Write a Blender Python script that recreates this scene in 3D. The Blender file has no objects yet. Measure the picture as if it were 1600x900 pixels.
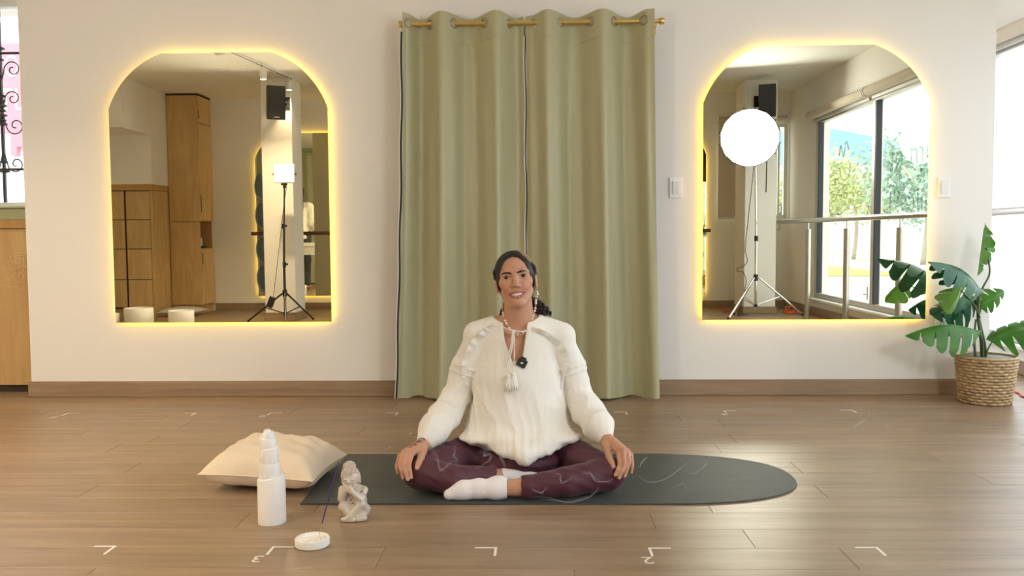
import bpy, math, random
import numpy as np
from mathutils import Vector, Matrix

scene = bpy.context.scene
COL = scene.collection
PI = math.pi

# ------------------------------------------------------------------ camera
cam_data = bpy.data.cameras.new('camera')
cam_data.sensor_fit = 'HORIZONTAL'
cam_data.sensor_width = 36.0
cam_data.lens = 36.0 * 1336.0 / 1600.0
cam_data.clip_start = 0.05
cam_data.clip_end = 500
cam = bpy.data.objects.new('camera', cam_data)
COL.objects.link(cam)
_yaw, _pitch, _roll = 0.0241, 0.0541, 0.0069
_F = Vector((-math.sin(_yaw) * math.cos(_pitch), math.cos(_yaw) * math.cos(_pitch), -math.sin(_pitch)))
_R = Vector((math.cos(_yaw), math.sin(_yaw), 0))
_U = _R.cross(_F)
_R, _U = math.cos(_roll) * _R - math.sin(_roll) * _U, math.sin(_roll) * _R + math.cos(_roll) * _U
cam.matrix_world = Matrix(((_R.x, _U.x, -_F.x, 0.0), (_R.y, _U.y, -_F.y, -4.8),
                           (_R.z, _U.z, -_F.z, 0.87), (0, 0, 0, 1)))
scene.camera = cam

# ------------------------------------------------------------------ sky, sun and exposure
world = bpy.data.worlds.new('sky')
scene.world = world
world.use_nodes = True
_bg = world.node_tree.nodes['Background']
_bg.inputs['Color'].default_value = (0.86, 0.94, 1.0, 1)
_bg.inputs['Strength'].default_value = 1.45
_sun = bpy.data.lights.new('sun', 'SUN')
_sun.energy = 1.6
_sun.angle = math.radians(4)
_sun.color = (1.0, 0.95, 0.86)
sun = bpy.data.objects.new('sun', _sun)
sun.rotation_euler = Vector((0.42, 0.02, -0.9)).to_track_quat('-Z', 'Y').to_euler()
COL.objects.link(sun)
scene.view_settings.view_transform = 'Standard'
scene.view_settings.look = 'None'
scene.view_settings.exposure = 1.27
scene.view_settings.gamma = 1.0
scene.view_settings.use_curve_mapping = False
scene.cycles.use_denoising = True
scene.cycles.max_bounces = 14
scene.cycles.diffuse_bounces = 6
scene.cycles.glossy_bounces = 6
scene.cycles.transparent_max_bounces = 24
scene.cycles.sample_clamp_indirect = 12.0


def portal(name, loc, rot, sx, sy):
    l = bpy.data.lights.new(name, 'AREA')
    l.shape = 'RECTANGLE'
    l.size, l.size_y = sx, sy
    l.cycles.is_portal = True
    o = bpy.data.objects.new(name, l)
    o.location = loc
    o.rotation_euler = rot
    COL.objects.link(o)


portal('window_portal_right', (3.22, -1.95, 1.17), (0, PI / 2, 0), 2.0, 5.9)
portal('window_portal_left', (-3.5, 0.36, 1.7), (-PI / 2, 0, 0), 1.3, 1.3)
portal('window_portal_back', (2.72, -5.83, 1.65), (PI / 2, 0, 0), 0.9, 1.1)

# ------------------------------------------------------------------ materials
MATS = {}


def _nodes(name):
    m = bpy.data.materials.new(name)
    m.use_nodes = True
    nt = m.node_tree
    return m, nt, nt.nodes['Principled BSDF']


def N(nt, t, **kw):
    n = nt.nodes.new(t)
    for k, v in kw.items():
        if k in n.inputs:
            n.inputs[k].default_value = v
        else:
            setattr(n, k, v)
    return n


def mat(name, col, rough=0.5, metal=0.0, var=0.0, vscale=(6, 6, 6), bump=0.0, bscale=60.0, sheen=0.0,
        spec=0.5, sss=0.0, coat=0.0, emit=None, estr=0.0, trans=0.0, rvar=0.0, bstretch=None):
    """principled material with optional noise variation and fine relief"""
    m, nt, b = _nodes(name)
    b.inputs['Base Color'].default_value = (*col, 1)
    b.inputs['Roughness'].default_value = rough
    b.inputs['Metallic'].default_value = metal
    b.inputs['Specular IOR Level'].default_value = spec
    if sheen:
        b.inputs['Sheen Weight'].default_value = sheen
        b.inputs['Sheen Roughness'].default_value = 0.4
    if sss:
        b.inputs['Subsurface Weight'].default_value = sss
        b.inputs['Subsurface Radius'].default_value = (0.012, 0.005, 0.003)
        b.inputs['Subsurface Scale'].default_value = 1.0
    if coat:
        b.inputs['Coat Weight'].default_value = coat
        b.inputs['Coat Roughness'].default_value = 0.15
    if trans:
        b.inputs['Transmission Weight'].default_value = trans
    if emit:
        b.inputs['Emission Color'].default_value = (*emit, 1)
        b.inputs['Emission Strength'].default_value = estr
    tc = None
    if var or bump:
        tc = N(nt, 'ShaderNodeTexCoord')
    if var:
        mp = N(nt, 'ShaderNodeMapping')
        mp.inputs['Scale'].default_value = vscale
        nz = N(nt, 'ShaderNodeTexNoise')
        nz.inputs['Scale'].default_value = 1.0
        nz.inputs['Detail'].default_value = 5
        cr = N(nt, 'ShaderNodeMapRange')
        cr.inputs['From Min'].default_value = 0.3
        cr.inputs['From Max'].default_value = 0.7
        cr.inputs['To Min'].default_value = 1 - var
        cr.inputs['To Max'].default_value = 1 + var
        mx = N(nt, 'ShaderNodeVectorMath', operation='SCALE')
        mx.inputs[0].default_value = col
        nt.links.new(tc.outputs['Object'], mp.inputs['Vector'])
        nt.links.new(mp.outputs[0], nz.inputs['Vector'])
        nt.links.new(nz.outputs[0], cr.inputs['Value'])
        nt.links.new(cr.outputs[0], mx.inputs['Scale'])
        nt.links.new(mx.outputs[0], b.inputs['Base Color'])
    if bump:
        nb = N(nt, 'ShaderNodeTexNoise')
        nb.inputs['Scale'].default_value = bscale
        nb.inputs['Detail'].default_value = 4
        bp = N(nt, 'ShaderNodeBump')
        bp.inputs['Strength'].default_value = bump
        bp.inputs['Distance'].default_value = 0.01
        if bstretch:
            mp2 = N(nt, 'ShaderNodeMapping')
            mp2.inputs['Scale'].default_value = bstretch
            nt.links.new(tc.outputs['Object'], mp2.inputs['Vector'])
            nt.links.new(mp2.outputs[0], nb.inputs['Vector'])
        else:
            nt.links.new(tc.outputs['Object'], nb.inputs['Vector'])
        nt.links.new(nb.outputs[0], bp.inputs['Height'])
        nt.links.new(bp.outputs[0], b.inputs['Normal'])
    MATS[name] = m
    return m


def wood_mat(name, c1, c2, rough, scale=(0.7, 9, 9), dist=1.5, random_tone=0.0, bump=0.05, coat=0.0, spec=0.5):
    """wood grain: stretched noise between two tones, an offset for every object"""
    m, nt, b = _nodes(name)
    tc = N(nt, 'ShaderNodeTexCoord')
    oi = N(nt, 'ShaderNodeObjectInfo')
    mp = N(nt, 'ShaderNodeMapping')
    mp.inputs['Scale'].default_value = scale
    off = N(nt, 'ShaderNodeVectorMath', operation='SCALE')
    off.inputs[0].default_value = (37.0, 19.0, 53.0)
    add = N(nt, 'ShaderNodeVectorMath', operation='ADD')
    nz = N(nt, 'ShaderNodeTexNoise')
    nz.inputs['Scale'].default_value = 1.6
    nz.inputs['Detail'].default_value = 8
    nz.inputs['Roughness'].default_value = 0.62
    nz.inputs['Distortion'].default_value = dist
    rp = N(nt, 'ShaderNodeValToRGB')
    rp.color_ramp.elements[0].position = 0.33
    rp.color_ramp.elements[0].color = (*c1, 1)
    rp.color_ramp.elements[1].position = 0.68
    rp.color_ramp.elements[1].color = (*c2, 1)
    L = nt.links.new
    L(tc.outputs['Object'], mp.inputs['Vector'])
    L(oi.outputs['Random'], off.inputs['Scale'])
    L(mp.outputs[0], add.inputs[0])
    L(off.outputs[0], add.inputs[1])
    L(add.outputs[0], nz.inputs['Vector'])
    L(nz.outputs[0], rp.inputs['Fac'])
    if random_tone:
        mr = N(nt, 'ShaderNodeMapRange')
        mr.inputs['To Min'].default_value = 1 - random_tone
        mr.inputs['To Max'].default_value = 1 + random_tone
        sc = N(nt, 'ShaderNodeVectorMath', operation='SCALE')
        L(oi.outputs['Random'], mr.inputs['Value'])
        L(rp.outputs[0], sc.inputs[0])
        L(mr.outputs[0], sc.inputs['Scale'])
        L(sc.outputs[0], b.inputs['Base Color'])
    else:
        L(rp.outputs[0], b.inputs['Base Color'])
    b.inputs['Roughness'].default_value = rough
    b.inputs['Specular IOR Level'].default_value = spec
    if coat:
        b.inputs['Coat Weight'].default_value = coat
        b.inputs['Coat Roughness'].default_value = 0.2
    bp = N(nt, 'ShaderNodeBump')
    bp.inputs['Strength'].default_value = bump
    bp.inputs['Distance'].default_value = 0.004
    L(nz.outputs[0], bp.inputs['Height'])
    L(bp.outputs[0], b.inputs['Normal'])
    MATS[name] = m
    return m


def emit_mat(name, col, strength):
    m = bpy.data.materials.new(name)
    m.use_nodes = True
    nt = m.node_tree
    nt.nodes.remove(nt.nodes['Principled BSDF'])
    e = nt.nodes.new('ShaderNodeEmission')
    e.inputs['Color'].default_value = (*col, 1)
    e.inputs['Strength'].default_value = strength
    nt.links.new(e.outputs[0], nt.nodes['Material Output'].inputs['Surface'])
    MATS[name] = m
    return m


def thin_mat(name, col, alpha, rough=0.0, gloss=0.08):
    """thin pane or wisp: mostly see-through, a little diffuse or glossy"""
    m = bpy.data.materials.new(name)
    m.use_nodes = True
    nt = m.node_tree
    nt.nodes.remove(nt.nodes['Principled BSDF'])
    t = nt.nodes.new('ShaderNodeBsdfTransparent')
    mx = nt.nodes.new('ShaderNodeMixShader')
    mx.inputs['Fac'].default_value = alpha
    if gloss:
        s = nt.nodes.new('ShaderNodeBsdfGlossy')
        s.inputs['Roughness'].default_value = rough
    else:
        s = nt.nodes.new('ShaderNodeBsdfDiffuse')
    s.inputs['Color'].default_value = (*col, 1)
    L = nt.links.new
    L(t.outputs[0], mx.inputs[1])
    L(s.outputs[0], mx.inputs[2])
    L(mx.outputs[0], nt.nodes['Material Output'].inputs['Surface'])
    MATS[name] = m
    return m


def vcol_mat(name, rough=0.5, sss=0.0, bump=0.0, bscale=80.0, sheen=0.0, spec=0.4):
    m, nt, b = _nodes(name)
    a = N(nt, 'ShaderNodeAttribute', attribute_name='Col')
    nt.links.new(a.outputs['Color'], b.inputs['Base Color'])
    b.inputs['Roughness'].default_value = rough
    b.inputs['Specular IOR Level'].default_value = spec
    if sss:
        b.inputs['Subsurface Weight'].default_value = sss
        b.inputs['Subsurface Radius'].default_value = (0.010, 0.004, 0.0025)
        b.inputs['Subsurface Scale'].default_value = 1.0
    if sheen:
        b.inputs['Sheen Weight'].default_value = sheen
    if bump:
        tc = N(nt, 'ShaderNodeTexCoord')
        nb = N(nt, 'ShaderNodeTexNoise', Scale=bscale)
        bp = N(nt, 'ShaderNodeBump')
        bp.inputs['Strength'].default_value = bump
        bp.inputs['Distance'].default_value = 0.005
        nt.links.new(tc.outputs['Object'], nb.inputs['Vector'])
        nt.links.new(nb.outputs[0], bp.inputs['Height'])
        nt.links.new(bp.outputs[0], b.inputs['Normal'])
    MATS[name] = m
    return m


mat('wall_paint', (0.84, 0.82, 0.775), 0.85, bump=0.04, bscale=140)
mat('ceiling_paint', (0.82, 0.80, 0.74), 0.8)
mat('sage_paint', (0.42, 0.44, 0.27), 0.8)
mat('white_paint', (0.80, 0.80, 0.78), 0.5)
wood_mat('floor_wood', (0.225, 0.148, 0.086), (0.335, 0.232, 0.144), 0.38, (0.9, 11, 4), 1.2, 0.10, 0.05, spec=0.7)
wood_mat('base_wood', (0.26, 0.17, 0.10), (0.37, 0.26, 0.165), 0.45, (0.9, 14, 14), 1.0)
wood_mat('birch', (0.54, 0.345, 0.14), (0.68, 0.47, 0.22), 0.45, (5, 5, 0.8), 1.6, 0.05)
wood_mat('birch_edge', (0.46, 0.26, 0.09), (0.55, 0.33, 0.13), 0.5, (5, 5, 0.8), 1.0)
mat('gap_dark', (0.06, 0.04, 0.03), 0.8)
mat('joint', (0.14, 0.09, 0.055), 0.8)
mat('steel', (0.55, 0.53, 0.50), 0.28, 0.95)
mat('chrome', (0.80, 0.80, 0.80), 0.12, 1.0)
mat('alu_frame', (0.62, 0.60, 0.57), 0.4, 0.6)
mat('dark_gasket', (0.03, 0.035, 0.05), 0.6)
mat('brass', (0.72, 0.53, 0.20), 0.30, 0.9)
mat('black_plastic', (0.018, 0.018, 0.02), 0.45)
mat('black_metal', (0.025, 0.025, 0.028), 0.35, 0.3)
mat('dark_grille', (0.035, 0.036, 0.038), 0.6, bump=0.3, bscale=500)
mat('white_plastic', (0.82, 0.82, 0.80), 0.35)
mat('offwhite_plastic', (0.70, 0.69, 0.67), 0.4)
mat('blind_fabric', (0.60, 0.53, 0.42), 0.85, bump=0.05, bscale=300)
mat('orange_rubber', (0.75, 0.12, 0.025), 0.4)
mat('iron', (0.06, 0.05, 0.055), 0.5, 0.5)
mat('mirror_silver', (0.89, 0.88, 0.72), 0.0, 1.0)
mat('mirror_edge', (0.75, 0.78, 0.74), 0.15, 0.6)
mat('mirror_back', (0.10, 0.10, 0.10), 0.7)
emit_mat('led_yellow', (1.0, 0.60, 0.06), 6.3)
emit_mat('led_white', (1.0, 0.90, 0.74), 150.0)
emit_mat('softbox_white', (0.96, 0.99, 1.0), 18.0)
emit_mat('lamp_warm', (1.0, 0.85, 0.62), 9.0)
thin_mat('glass', (1, 1, 1), 0.012, 0.0, 1)
thin_mat('glass_letter', (0.16, 0.18, 0.18), 0.40, 0, 0)
thin_mat('smoke_wisp', (0.85, 0.87, 0.95), 0.085, 0, 0)

# ------------------------------------------------------------------ geometry helpers
ORIG = {}


def tag(o, label=None, cat=None, group=None, kind=None):
    if label:
        o['label'] = label
    if cat:
        o['category'] = cat
    if group:
        o['group'] = group
    if kind:
        o['kind'] = kind
    return o


def thing(name, label, cat, loc=(0, 0, 0), group=None, rz=0.0, kind=None):
    o = bpy.data.objects.new(name, None)
    o.empty_display_size = 0.05
    COL.objects.link(o)
    o.location = loc
    o.rotation_euler = (0, 0, rz)
    ORIG[o.name] = np.array(loc, float)
    return tag(o, label, cat, group, kind)


def base_of(o):
    return ORIG.get(o.name, np.zeros(3))


class MB:
    """collects shapes in world coordinates; build() links them as one mesh object"""

    def __init__(self):
        self.v, self.f, self.n = [], [], 0

    def add(self, v, f):
        v = np.asarray(v, float)
        self.v.append(v)
        self.f.extend([tuple(i + self.n for i in q) for q in f])
        self.n += len(v)
        return self

    def box(self, x0, x1, y0, y1, z0, z1, bev=0.0):
        if bev <= 0:
            v = [(x, y, z) for x in (x0, x1) for y in (y0, y1) for z in (z0, z1)]
            f = [(0, 1, 3, 2), (4, 6, 7, 5), (0, 4, 5, 1), (2, 3, 7, 6), (0, 2, 6, 4), (1, 5, 7, 3)]
            return self.add(v, f)
        b = min(bev, abs(x1 - x0) / 2.01, abs(y1 - y0) / 2.01, abs(z1 - z0) / 2.01)
        c = np.array([(x0 + x1) / 2, (y0 + y1) / 2, (z0 + z1) / 2])
        h = np.array([abs(x1 - x0) / 2, abs(y1 - y0) / 2, abs(z1 - z0) / 2])
        v, idx = [], {}
        for sx in (-1, 1):
            for sy in (-1, 1):
                for sz in (-1, 1):
                    s = np.array([sx, sy, sz])
                    for ax in range(3):
                        p = s * (h - b)
                        p[ax] = s[ax] * h[ax]
                        idx[(sx, sy, sz, ax)] = len(v)
                        v.append(c + p)
        f = []
        for ax in range(3):
            a, d = [(1, 2), (2, 0), (0, 1)][ax]
            for s in (-1, 1):
                q = []
                for (i, j) in ((-1, -1), (1, -1), (1, 1), (-1, 1)):
                    k = [0, 0, 0]
                    k[ax], k[a], k[d] = s, i, j
                    q.append(idx[(*k, ax)])
                f.append(tuple(q if s > 0 else q[::-1]))
        for ax in range(3):
            a, d = [(1, 2), (2, 0), (0, 1)][ax]
            for i in (-1, 1):
                for j in (-1, 1):
                    k0, k1 = [0, 0, 0], [0, 0, 0]
                    k0[ax], k0[a], k0[d] = -1, i, j
                    k1[ax], k1[a], k1[d] = 1, i, j
                    q = [idx[(*k0, a)], idx[(*k1, a)], idx[(*k1, d)], idx[(*k0, d)]]
                    f.append(tuple(q if i * j > 0 else q[::-1]))
        for sx in (-1, 1):
            for sy in (-1, 1):
                for sz in (-1, 1):
                    q = [idx[(sx, sy, sz, ax)] for ax in range(3)]
                    f.append(tuple(q if sx * sy * sz > 0 else q[::-1]))
        return self.add(v, f)

    def tube(self, pts, r, seg=8, closed=False, caps=True):
        pts = np.asarray(pts, float)
        n = len(pts)
        rr = np.full(n, r, float) if np.isscalar(r) else np.asarray(r, float)
        if closed:
            tan = np.roll(pts, -1, 0) - np.roll(pts, 1, 0)
        else:
            tan = np.gradient(pts, axis=0)
        tan /= np.maximum(np.linalg.norm(tan, axis=1, keepdims=True), 1e-9)
        up = np.array([0, 0, 1.0]) if abs(tan[0][2]) < 0.9 else np.array([1.0, 0, 0])
        u = np.cross(tan[0], up)
        u /= np.linalg.norm(u)
        v = []
        ang = np.arange(seg) * 2 * PI / seg
        for i in range(n):
            u = u - tan[i] * np.dot(u, tan[i])
            u /= max(np.linalg.norm(u), 1e-9)
            w = np.cross(tan[i], u)
            v.extend(pts[i] + rr[i] * (np.cos(a) * u + np.sin(a) * w) for a in ang)
        f = []
        m = n if closed else n - 1
        for i in range(m):
            for j in range(seg):
                a, b = i * seg + j, i * seg + (j + 1) % seg
                c, d = ((i + 1) % n) * seg + (j + 1) % seg, ((i + 1) % n) * seg + j
                f.append((a, b, c, d))
        if caps and not closed:
            f.append(tuple(range(seg))[::-1])
            f.append(tuple((n - 1) * seg + j for j in range(seg)))
        return self.add(v, f)

    def cyl(self, a, b, r, seg=16, r2=None):
        return self.tube([a, b], [r, r if r2 is None else r2], seg)

    def lathe(self, prof, c, seg=32, axis='z', scale=(1, 1)):
        """prof: list of (radius, height) along the axis through c"""
        c = np.asarray(c, float)
        v, f = [], []
        for (r, h) in prof:
            for j in range(seg):
                a = 2 * PI * j / seg
                p = (r * math.cos(a) * scale[0], r * math.sin(a) * scale[1], h)
                if axis == 'y':
                    p = (p[0], p[2], -p[1])
                elif axis == 'x':
                    p = (p[2], p[1], -p[0])
                v.append(c + np.array(p))
        n = len(prof)
        for i in range(n - 1):
            for j in range(seg):
                f.append((i * seg + j, i * seg + (j + 1) % seg, (i + 1) * seg + (j + 1) % seg, (i + 1) * seg + j))
        if prof[0][0] > 1e-6:
            f.append(tuple(range(seg))[::-1])
        if prof[-1][0] > 1e-6:
            f.append(tuple((n - 1) * seg + j for j in range(seg)))
        return self.add(v, f)

    def prism(self, outline, axis, a, b):
        """extrude a 2D outline; axis 'y': outline is (x, z); 'x': (y, z); 'z': (x, y)"""
        n = len(outline)
        v = []
        for t in (a, b):
            for (p, q) in outline:
                v.append({'y': (p, t, q), 'x': (t, p, q), 'z': (p, q, t)}[axis])
        f = [tuple(range(n)), tuple(range(n, 2 * n))[::-1]]
        for i in range(n):
            j = (i + 1) % n
            f.append((j, i, n + i, n + j))
        return self.add(v, f)

    def sheet(self, P, closed_u=False):
        """P: (nu, nv, 3) grid of points"""
        P = np.asarray(P, float)
        nu, nv = P.shape[:2]
        f = []
        for i in range(nu if closed_u else nu - 1):
            for j in range(nv - 1):
                a = i * nv + j
                b = ((i + 1) % nu) * nv + j
                f.append((a, b, b + 1, a + 1))
        return self.add(P.reshape(-1, 3), f)

    def ball(self, c, r, seg=12, rings=8, s=(1, 1, 1)):
        v, f = [], []
        for i in range(rings + 1):
            th = PI * i / rings
            for j in range(seg):
                a = 2 * PI * j / seg
                v.append((c[0] + r * s[0] * math.sin(th) * math.cos(a), c[1] + r * s[1] * math.sin(th) * math.sin(a),
                          c[2] + r * s[2] * math.cos(th)))
        for i in range(rings):
            for j in range(seg):
                f.append((i * seg + j, (i + 1) * seg + j, (i + 1) * seg + (j + 1) % seg, i * seg + (j + 1) % seg))
        return self.add(v, f)

    def torus(self, c, R, r, axis='y', seg=24, rs=8, s=(1, 1)):
        c = np.asarray(c, float)
        pts = []
        for j in range(seg):
            a = 2 * PI * j / seg
            p, q = R * math.cos(a) * s[0], R * math.sin(a) * s[1]
            pts.append(c + np.array({'y': (p, 0, q), 'x': (0, p, q), 'z': (p, q, 0)}[axis]))
        return self.tube(pts, r, rs, closed=True)

    def arrays(self):
        return np.concatenate(self.v, 0), self.f

    def rot(self, origin, R):
        """rotate everything collected so far about origin by a 3x3 matrix"""
        o = np.asarray(origin, float)
        R = np.asarray(R, float)
        self.v = [(a - o) @ R.T + o for a in self.v]
        return self

    def build(self, name, material, parent=None, smooth=False, label=None):
        v, f = self.arrays()
        return mesh_obj(name, v, f, material, parent, smooth, label)


def mesh_obj(name, v, f, material, parent=None, smooth=False, label=None, col=None, origin=None):
    v = np.asarray(v, float)
    if parent is not None:
        o3 = base_of(parent)
    elif origin is not None:
        o3 = np.asarray(origin, float)
    else:
        o3 = np.array([(v[:, 0].min() + v[:, 0].max()) / 2, (v[:, 1].min() + v[:, 1].max()) / 2, v[:, 2].min()])
    me = bpy.data.meshes.new(name)
    vl = v - o3
    if isinstance(f, np.ndarray):
        k = f.shape[1]
        me.vertices.add(len(vl))
        me.vertices.foreach_set('co', vl.astype(np.float32).ravel())
        me.loops.add(f.size)
        me.loops.foreach_set('vertex_index', f.astype(np.int32).ravel())
        me.polygons.add(len(f))
        me.polygons.foreach_set('loop_start', np.arange(0, f.size, k, dtype=np.int32))
        me.update(calc_edges=True)
    else:
        me.from_pydata(vl.tolist(), [], f)
        me.update()
    me.materials.append(MATS[material] if isinstance(material, str) else material)
    if smooth:
        me.polygons.foreach_set('use_smooth', [True] * len(me.polygons))
        if smooth is not True:
            me.set_sharp_from_angle(angle=math.radians(smooth))
    if col is not None:
        a = me.color_attributes.new('Col', 'FLOAT_COLOR', 'POINT')
        c4 = np.ones((len(v), 4), np.float32)
        c4[:, :3] = col
        a.data.foreach_set('color', c4.ravel())
    o = bpy.data.objects.new(name, me)
    COL.objects.link(o)
    ORIG[o.name] = o3
    if parent is not None:
        o.parent = parent
    else:
        o.location = o3
    if label:
        o['label'] = label
    return o


def rotz(a):
    return np.array([[math.cos(a), -math.sin(a), 0], [math.sin(a), math.cos(a), 0], [0, 0, 1]])


def rotx(a):
    return np.array([[1, 0, 0], [0, math.cos(a), -math.sin(a)], [0, math.sin(a), math.cos(a)]])


def roty(a):
    return np.array([[math.cos(a), 0, math.sin(a)], [0, 1, 0], [-math.sin(a), 0, math.cos(a)]])


def spline(pts, n=10, closed=False):
    """Catmull-Rom through the points"""
    p = np.asarray(pts, float)
    if closed:
        P = np.vstack([p[-1], p, p[0], p[1]])
        m = len(p)
    else:
        P = np.vstack([2 * p[0] - p[1], p, 2 * p[-1] - p[-2]])
        m = len(p) - 1
    out = []
    for i in range(m):
        a, b, c, d = P[i], P[i + 1], P[i + 2], P[i + 3]
        for t in np.arange(n) / n:
            out.append(0.5 * ((2 * b) + (c - a) * t + (2 * a - 5 * b + 4 * c - d) * t * t + (3 * b - a - 3 * c + d) * t ** 3))
    if not closed:
        out.append(p[-1])
    return np.array(out)


def structure(o, label=None):
    o['kind'] = 'structure'
    if label:
        o['label'] = label
    return o


def copy_tree(o, parent=None):
    c = o.copy()
    COL.objects.link(c)
    ORIG[c.name] = base_of(o).copy()
    if parent is not None:
        c.parent = parent
    for ch in list(o.children):
        copy_tree(ch, c)
    return c

# ================================================================== THE ROOM
CEIL = 2.60
BACK = -5.75
WALL_R = 3.12
LEFT_X = -5.3


def wall_with_holes(name, axis, t0, t1, a0, a1, z0, z1, holes, material, label):
    """a wall slab between planes t0..t1 of the axis, spanning a0..a1 and z0..z1, with rectangular holes (a0,a1,z0,z1)"""
    mb = MB()
    holes = sorted(holes)
    xs = sorted({a0, a1, *[h[0] for h in holes], *[h[1] for h in holes]})
    for p, q in zip(xs[:-1], xs[1:]):
        segs = [(z0, z1)]
        for h in holes:
            if h[0] <= p + 1e-6 and h[1] >= q - 1e-6:
                new = []
                for s in segs:
                    if h[2] > s[0]:
                        new.append((s[0], min(s[1], h[2])))
                    if h[3] < s[1]:
                        new.append((max(s[0], h[3]), s[1]))
                segs = new
        for s in segs:
            if s[1] - s[0] > 1e-4:
                if axis == 'y':
                    mb.box(p, q, t0, t1, s[0], s[1])
                else:
                    mb.box(t0, t1, p, q, s[0], s[1])
    return structure(mb.build(name, material), label)


# ---- floor: a slab and single planks
floor = structure(MB().box(LEFT_X, 3.3, BACK - 0.1, 1.7, -0.12, -0.009).build('floor', 'joint'), 'tan wood plank floor with a satin sheen')
PW, PL = 0.1575, 1.285


def plank_mesh(L, W):
    b, g, t = 0.0010, 0.0004, 0.0085
    x, y = L / 2 - g, W / 2 - g
    v = [(-x, -y, -t), (x, -y, -t), (x, y, -t), (-x, y, -t), (-x, -y, -b), (x, -y, -b), (x, y, -b), (-x, y, -b),
         (-x + b, -y + b, 0), (x - b, -y + b, 0), (x - b, y - b, 0), (-x + b, y - b, 0)]
    f = [(8, 9, 10, 11), (4, 5, 9, 8), (5, 6, 10, 9), (6, 7, 11, 10), (7, 4, 8, 11), (0, 1, 5, 4), (1, 2, 6, 5), (2, 3, 7, 6), (3, 0, 4, 7)]
    me = bpy.data.meshes.new('plank')
    me.from_pydata(v, [], f)
    me.materials.append(MATS['floor_wood'])
    return me


_pm = {}
rng = random.Random(4)
_row0 = -2.41
_seen = {-2.41: 0.86, -2.2525: 0.62, -2.5675: 0.106}
r0 = int(math.floor((BACK - _row0) / PW)) 
_off = 0.0
for r in range(r0, 24):
    yb = _row0 + r * PW                      # far edge of the row below this line
    y0, y1 = max(yb - PW, BACK), min(yb, 1.3)
    if y1 - y0 < 0.03:
        continue
    xr = 3.1
    xl = LEFT_X + 0.02 if yb < 0.12 else -5.2
    _off = (_off + rng.uniform(0.3, 0.62) * PL) % PL
    start = {0: 0.86, 1: 0.627, -1: 0.106, 2: 0.369, 9: 0.876, 11: 0.893}.get(r, _off) 
    x = start - PL * math.ceil((start - xl) / PL)
    while x < xr - 0.02:
        a, b = max(x, xl), min(x + PL, xr)
        if b - a > 0.03:
            key = (round(b - a, 3), round(y1 - y0, 3))
            if key not in _pm:
                _pm[key] = plank_mesh(*key)
            o = bpy.data.objects.new('plank', _pm[key])
            COL.objects.link(o)
            o.parent = floor
            o.location = np.array([(a + b) / 2, (y0 + y1) / 2, 0.0]) - base_of(floor)
        x += PL

# ---- walls and ceiling
structure(MB().box(LEFT_X, 3.4, BACK - 0.2, 1.7, CEIL, CEIL + 0.15).build('ceiling', 'ceiling_paint'), 'plain off-white ceiling')
DOOR = (-0.60, 0.52, 0.0, 2.0)
wall_with_holes('wall_front', 'y', 0.0, 0.16, -2.875, 2.54, 0, CEIL, [DOOR], 'wall_paint', 'cream wall carrying the two lit mirrors and the curtain')
WIN_B = (2.262, 3.10, 1.09, 2.23)
wall_with_holes('wall_back', 'y', BACK - 0.14, BACK, LEFT_X, WALL_R + 0.2, 0, CEIL, [WIN_B], 'wall_paint', 'cream wall seen in the mirrors')
WIN_R = (-4.83, 1.35, 0.19, 2.16)
wall_with_holes('wall_right', 'x', WALL_R, WALL_R + 0.16, BACK, 1.5, 0, CEIL, [WIN_R], 'wall_paint', 'cream wall with the wide street window')
wall_with_holes('wall_alcove', 'y', 1.36, 1.5, 2.40, WALL_R, 0, CEIL, [], 'wall_paint', 'short wall closing the corner by the plant')
wall_with_holes('wall_left', 'x', LEFT_X - 0.14, LEFT_X, BACK, 0.5, 0, CEIL, [], 'wall_paint', 'cream wall at the locker side')
# front-left bay: a low sill wall with a window above it
WIN_L = (-4.4, -2.93, 1.10, 2.36)
wall_with_holes('wall_bay', 'y', 0.30, 0.44, LEFT_X, -2.875, 0, CEIL, [WIN_L], 'sage_paint', 'green wall under the grilled window')
# block over the lockers and the deeper soffit above it
structure(MB().box(LEFT_X, -4.315, -5.74, -4.93, 1.512, CEIL - 0.001).build('wall_niche', 'wall_paint'), 'cream wall block above the wooden lockers')
structure(MB().box(LEFT_X, -4.317, -4.931, -4.27, 2.07, CEIL - 0.001).build('wall_soffit', 'wall_paint'), 'cream soffit hanging over the lockers')


def column(name, x0, x1, y0, y1, label):
    c = structure(MB().box(x0, x1, y0, y1, 0.0, CEIL, 0.004).build(name, 'wall_paint'), label)
    mb = MB()
    mb.box(x0 - 0.014, x1 + 0.014, y0 - 0.014, y1 + 0.014, 0.0005, 0.085, 0.003)
    mb.build('skirting', 'base_wood', c)
    return c


column('column_1', -2.902, -2.569, -4.83, -4.45, 'cream square column behind the lit video panel')
column('column_2', 2.372, 2.722, -5.35, -4.90, 'cream square column behind the round softbox')


def baseboard(name, axis, a0, a1, t, side):
    mb = MB()
    if axis == 'x':
        y0, y1 = sorted((t, t + side * 0.014))
        mb.box(a0, a1, y0, y1, 0.0005, 0.082, 0.002)
        mb.box(a0, a1, *sorted((t, t + side * 0.011)), 0.082, 0.089, 0.001)
    else:
        x0, x1 = sorted((t, t + side * 0.014))
        mb.box(x0, x1, a0, a1, 0.0005, 0.082, 0.002)
        mb.box(*sorted((t, t + side * 0.011)), a0, a1, 0.082, 0.089, 0.001)
    return structure(mb.build(name, 'base_wood'), 'brown wooden baseboard')


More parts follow.
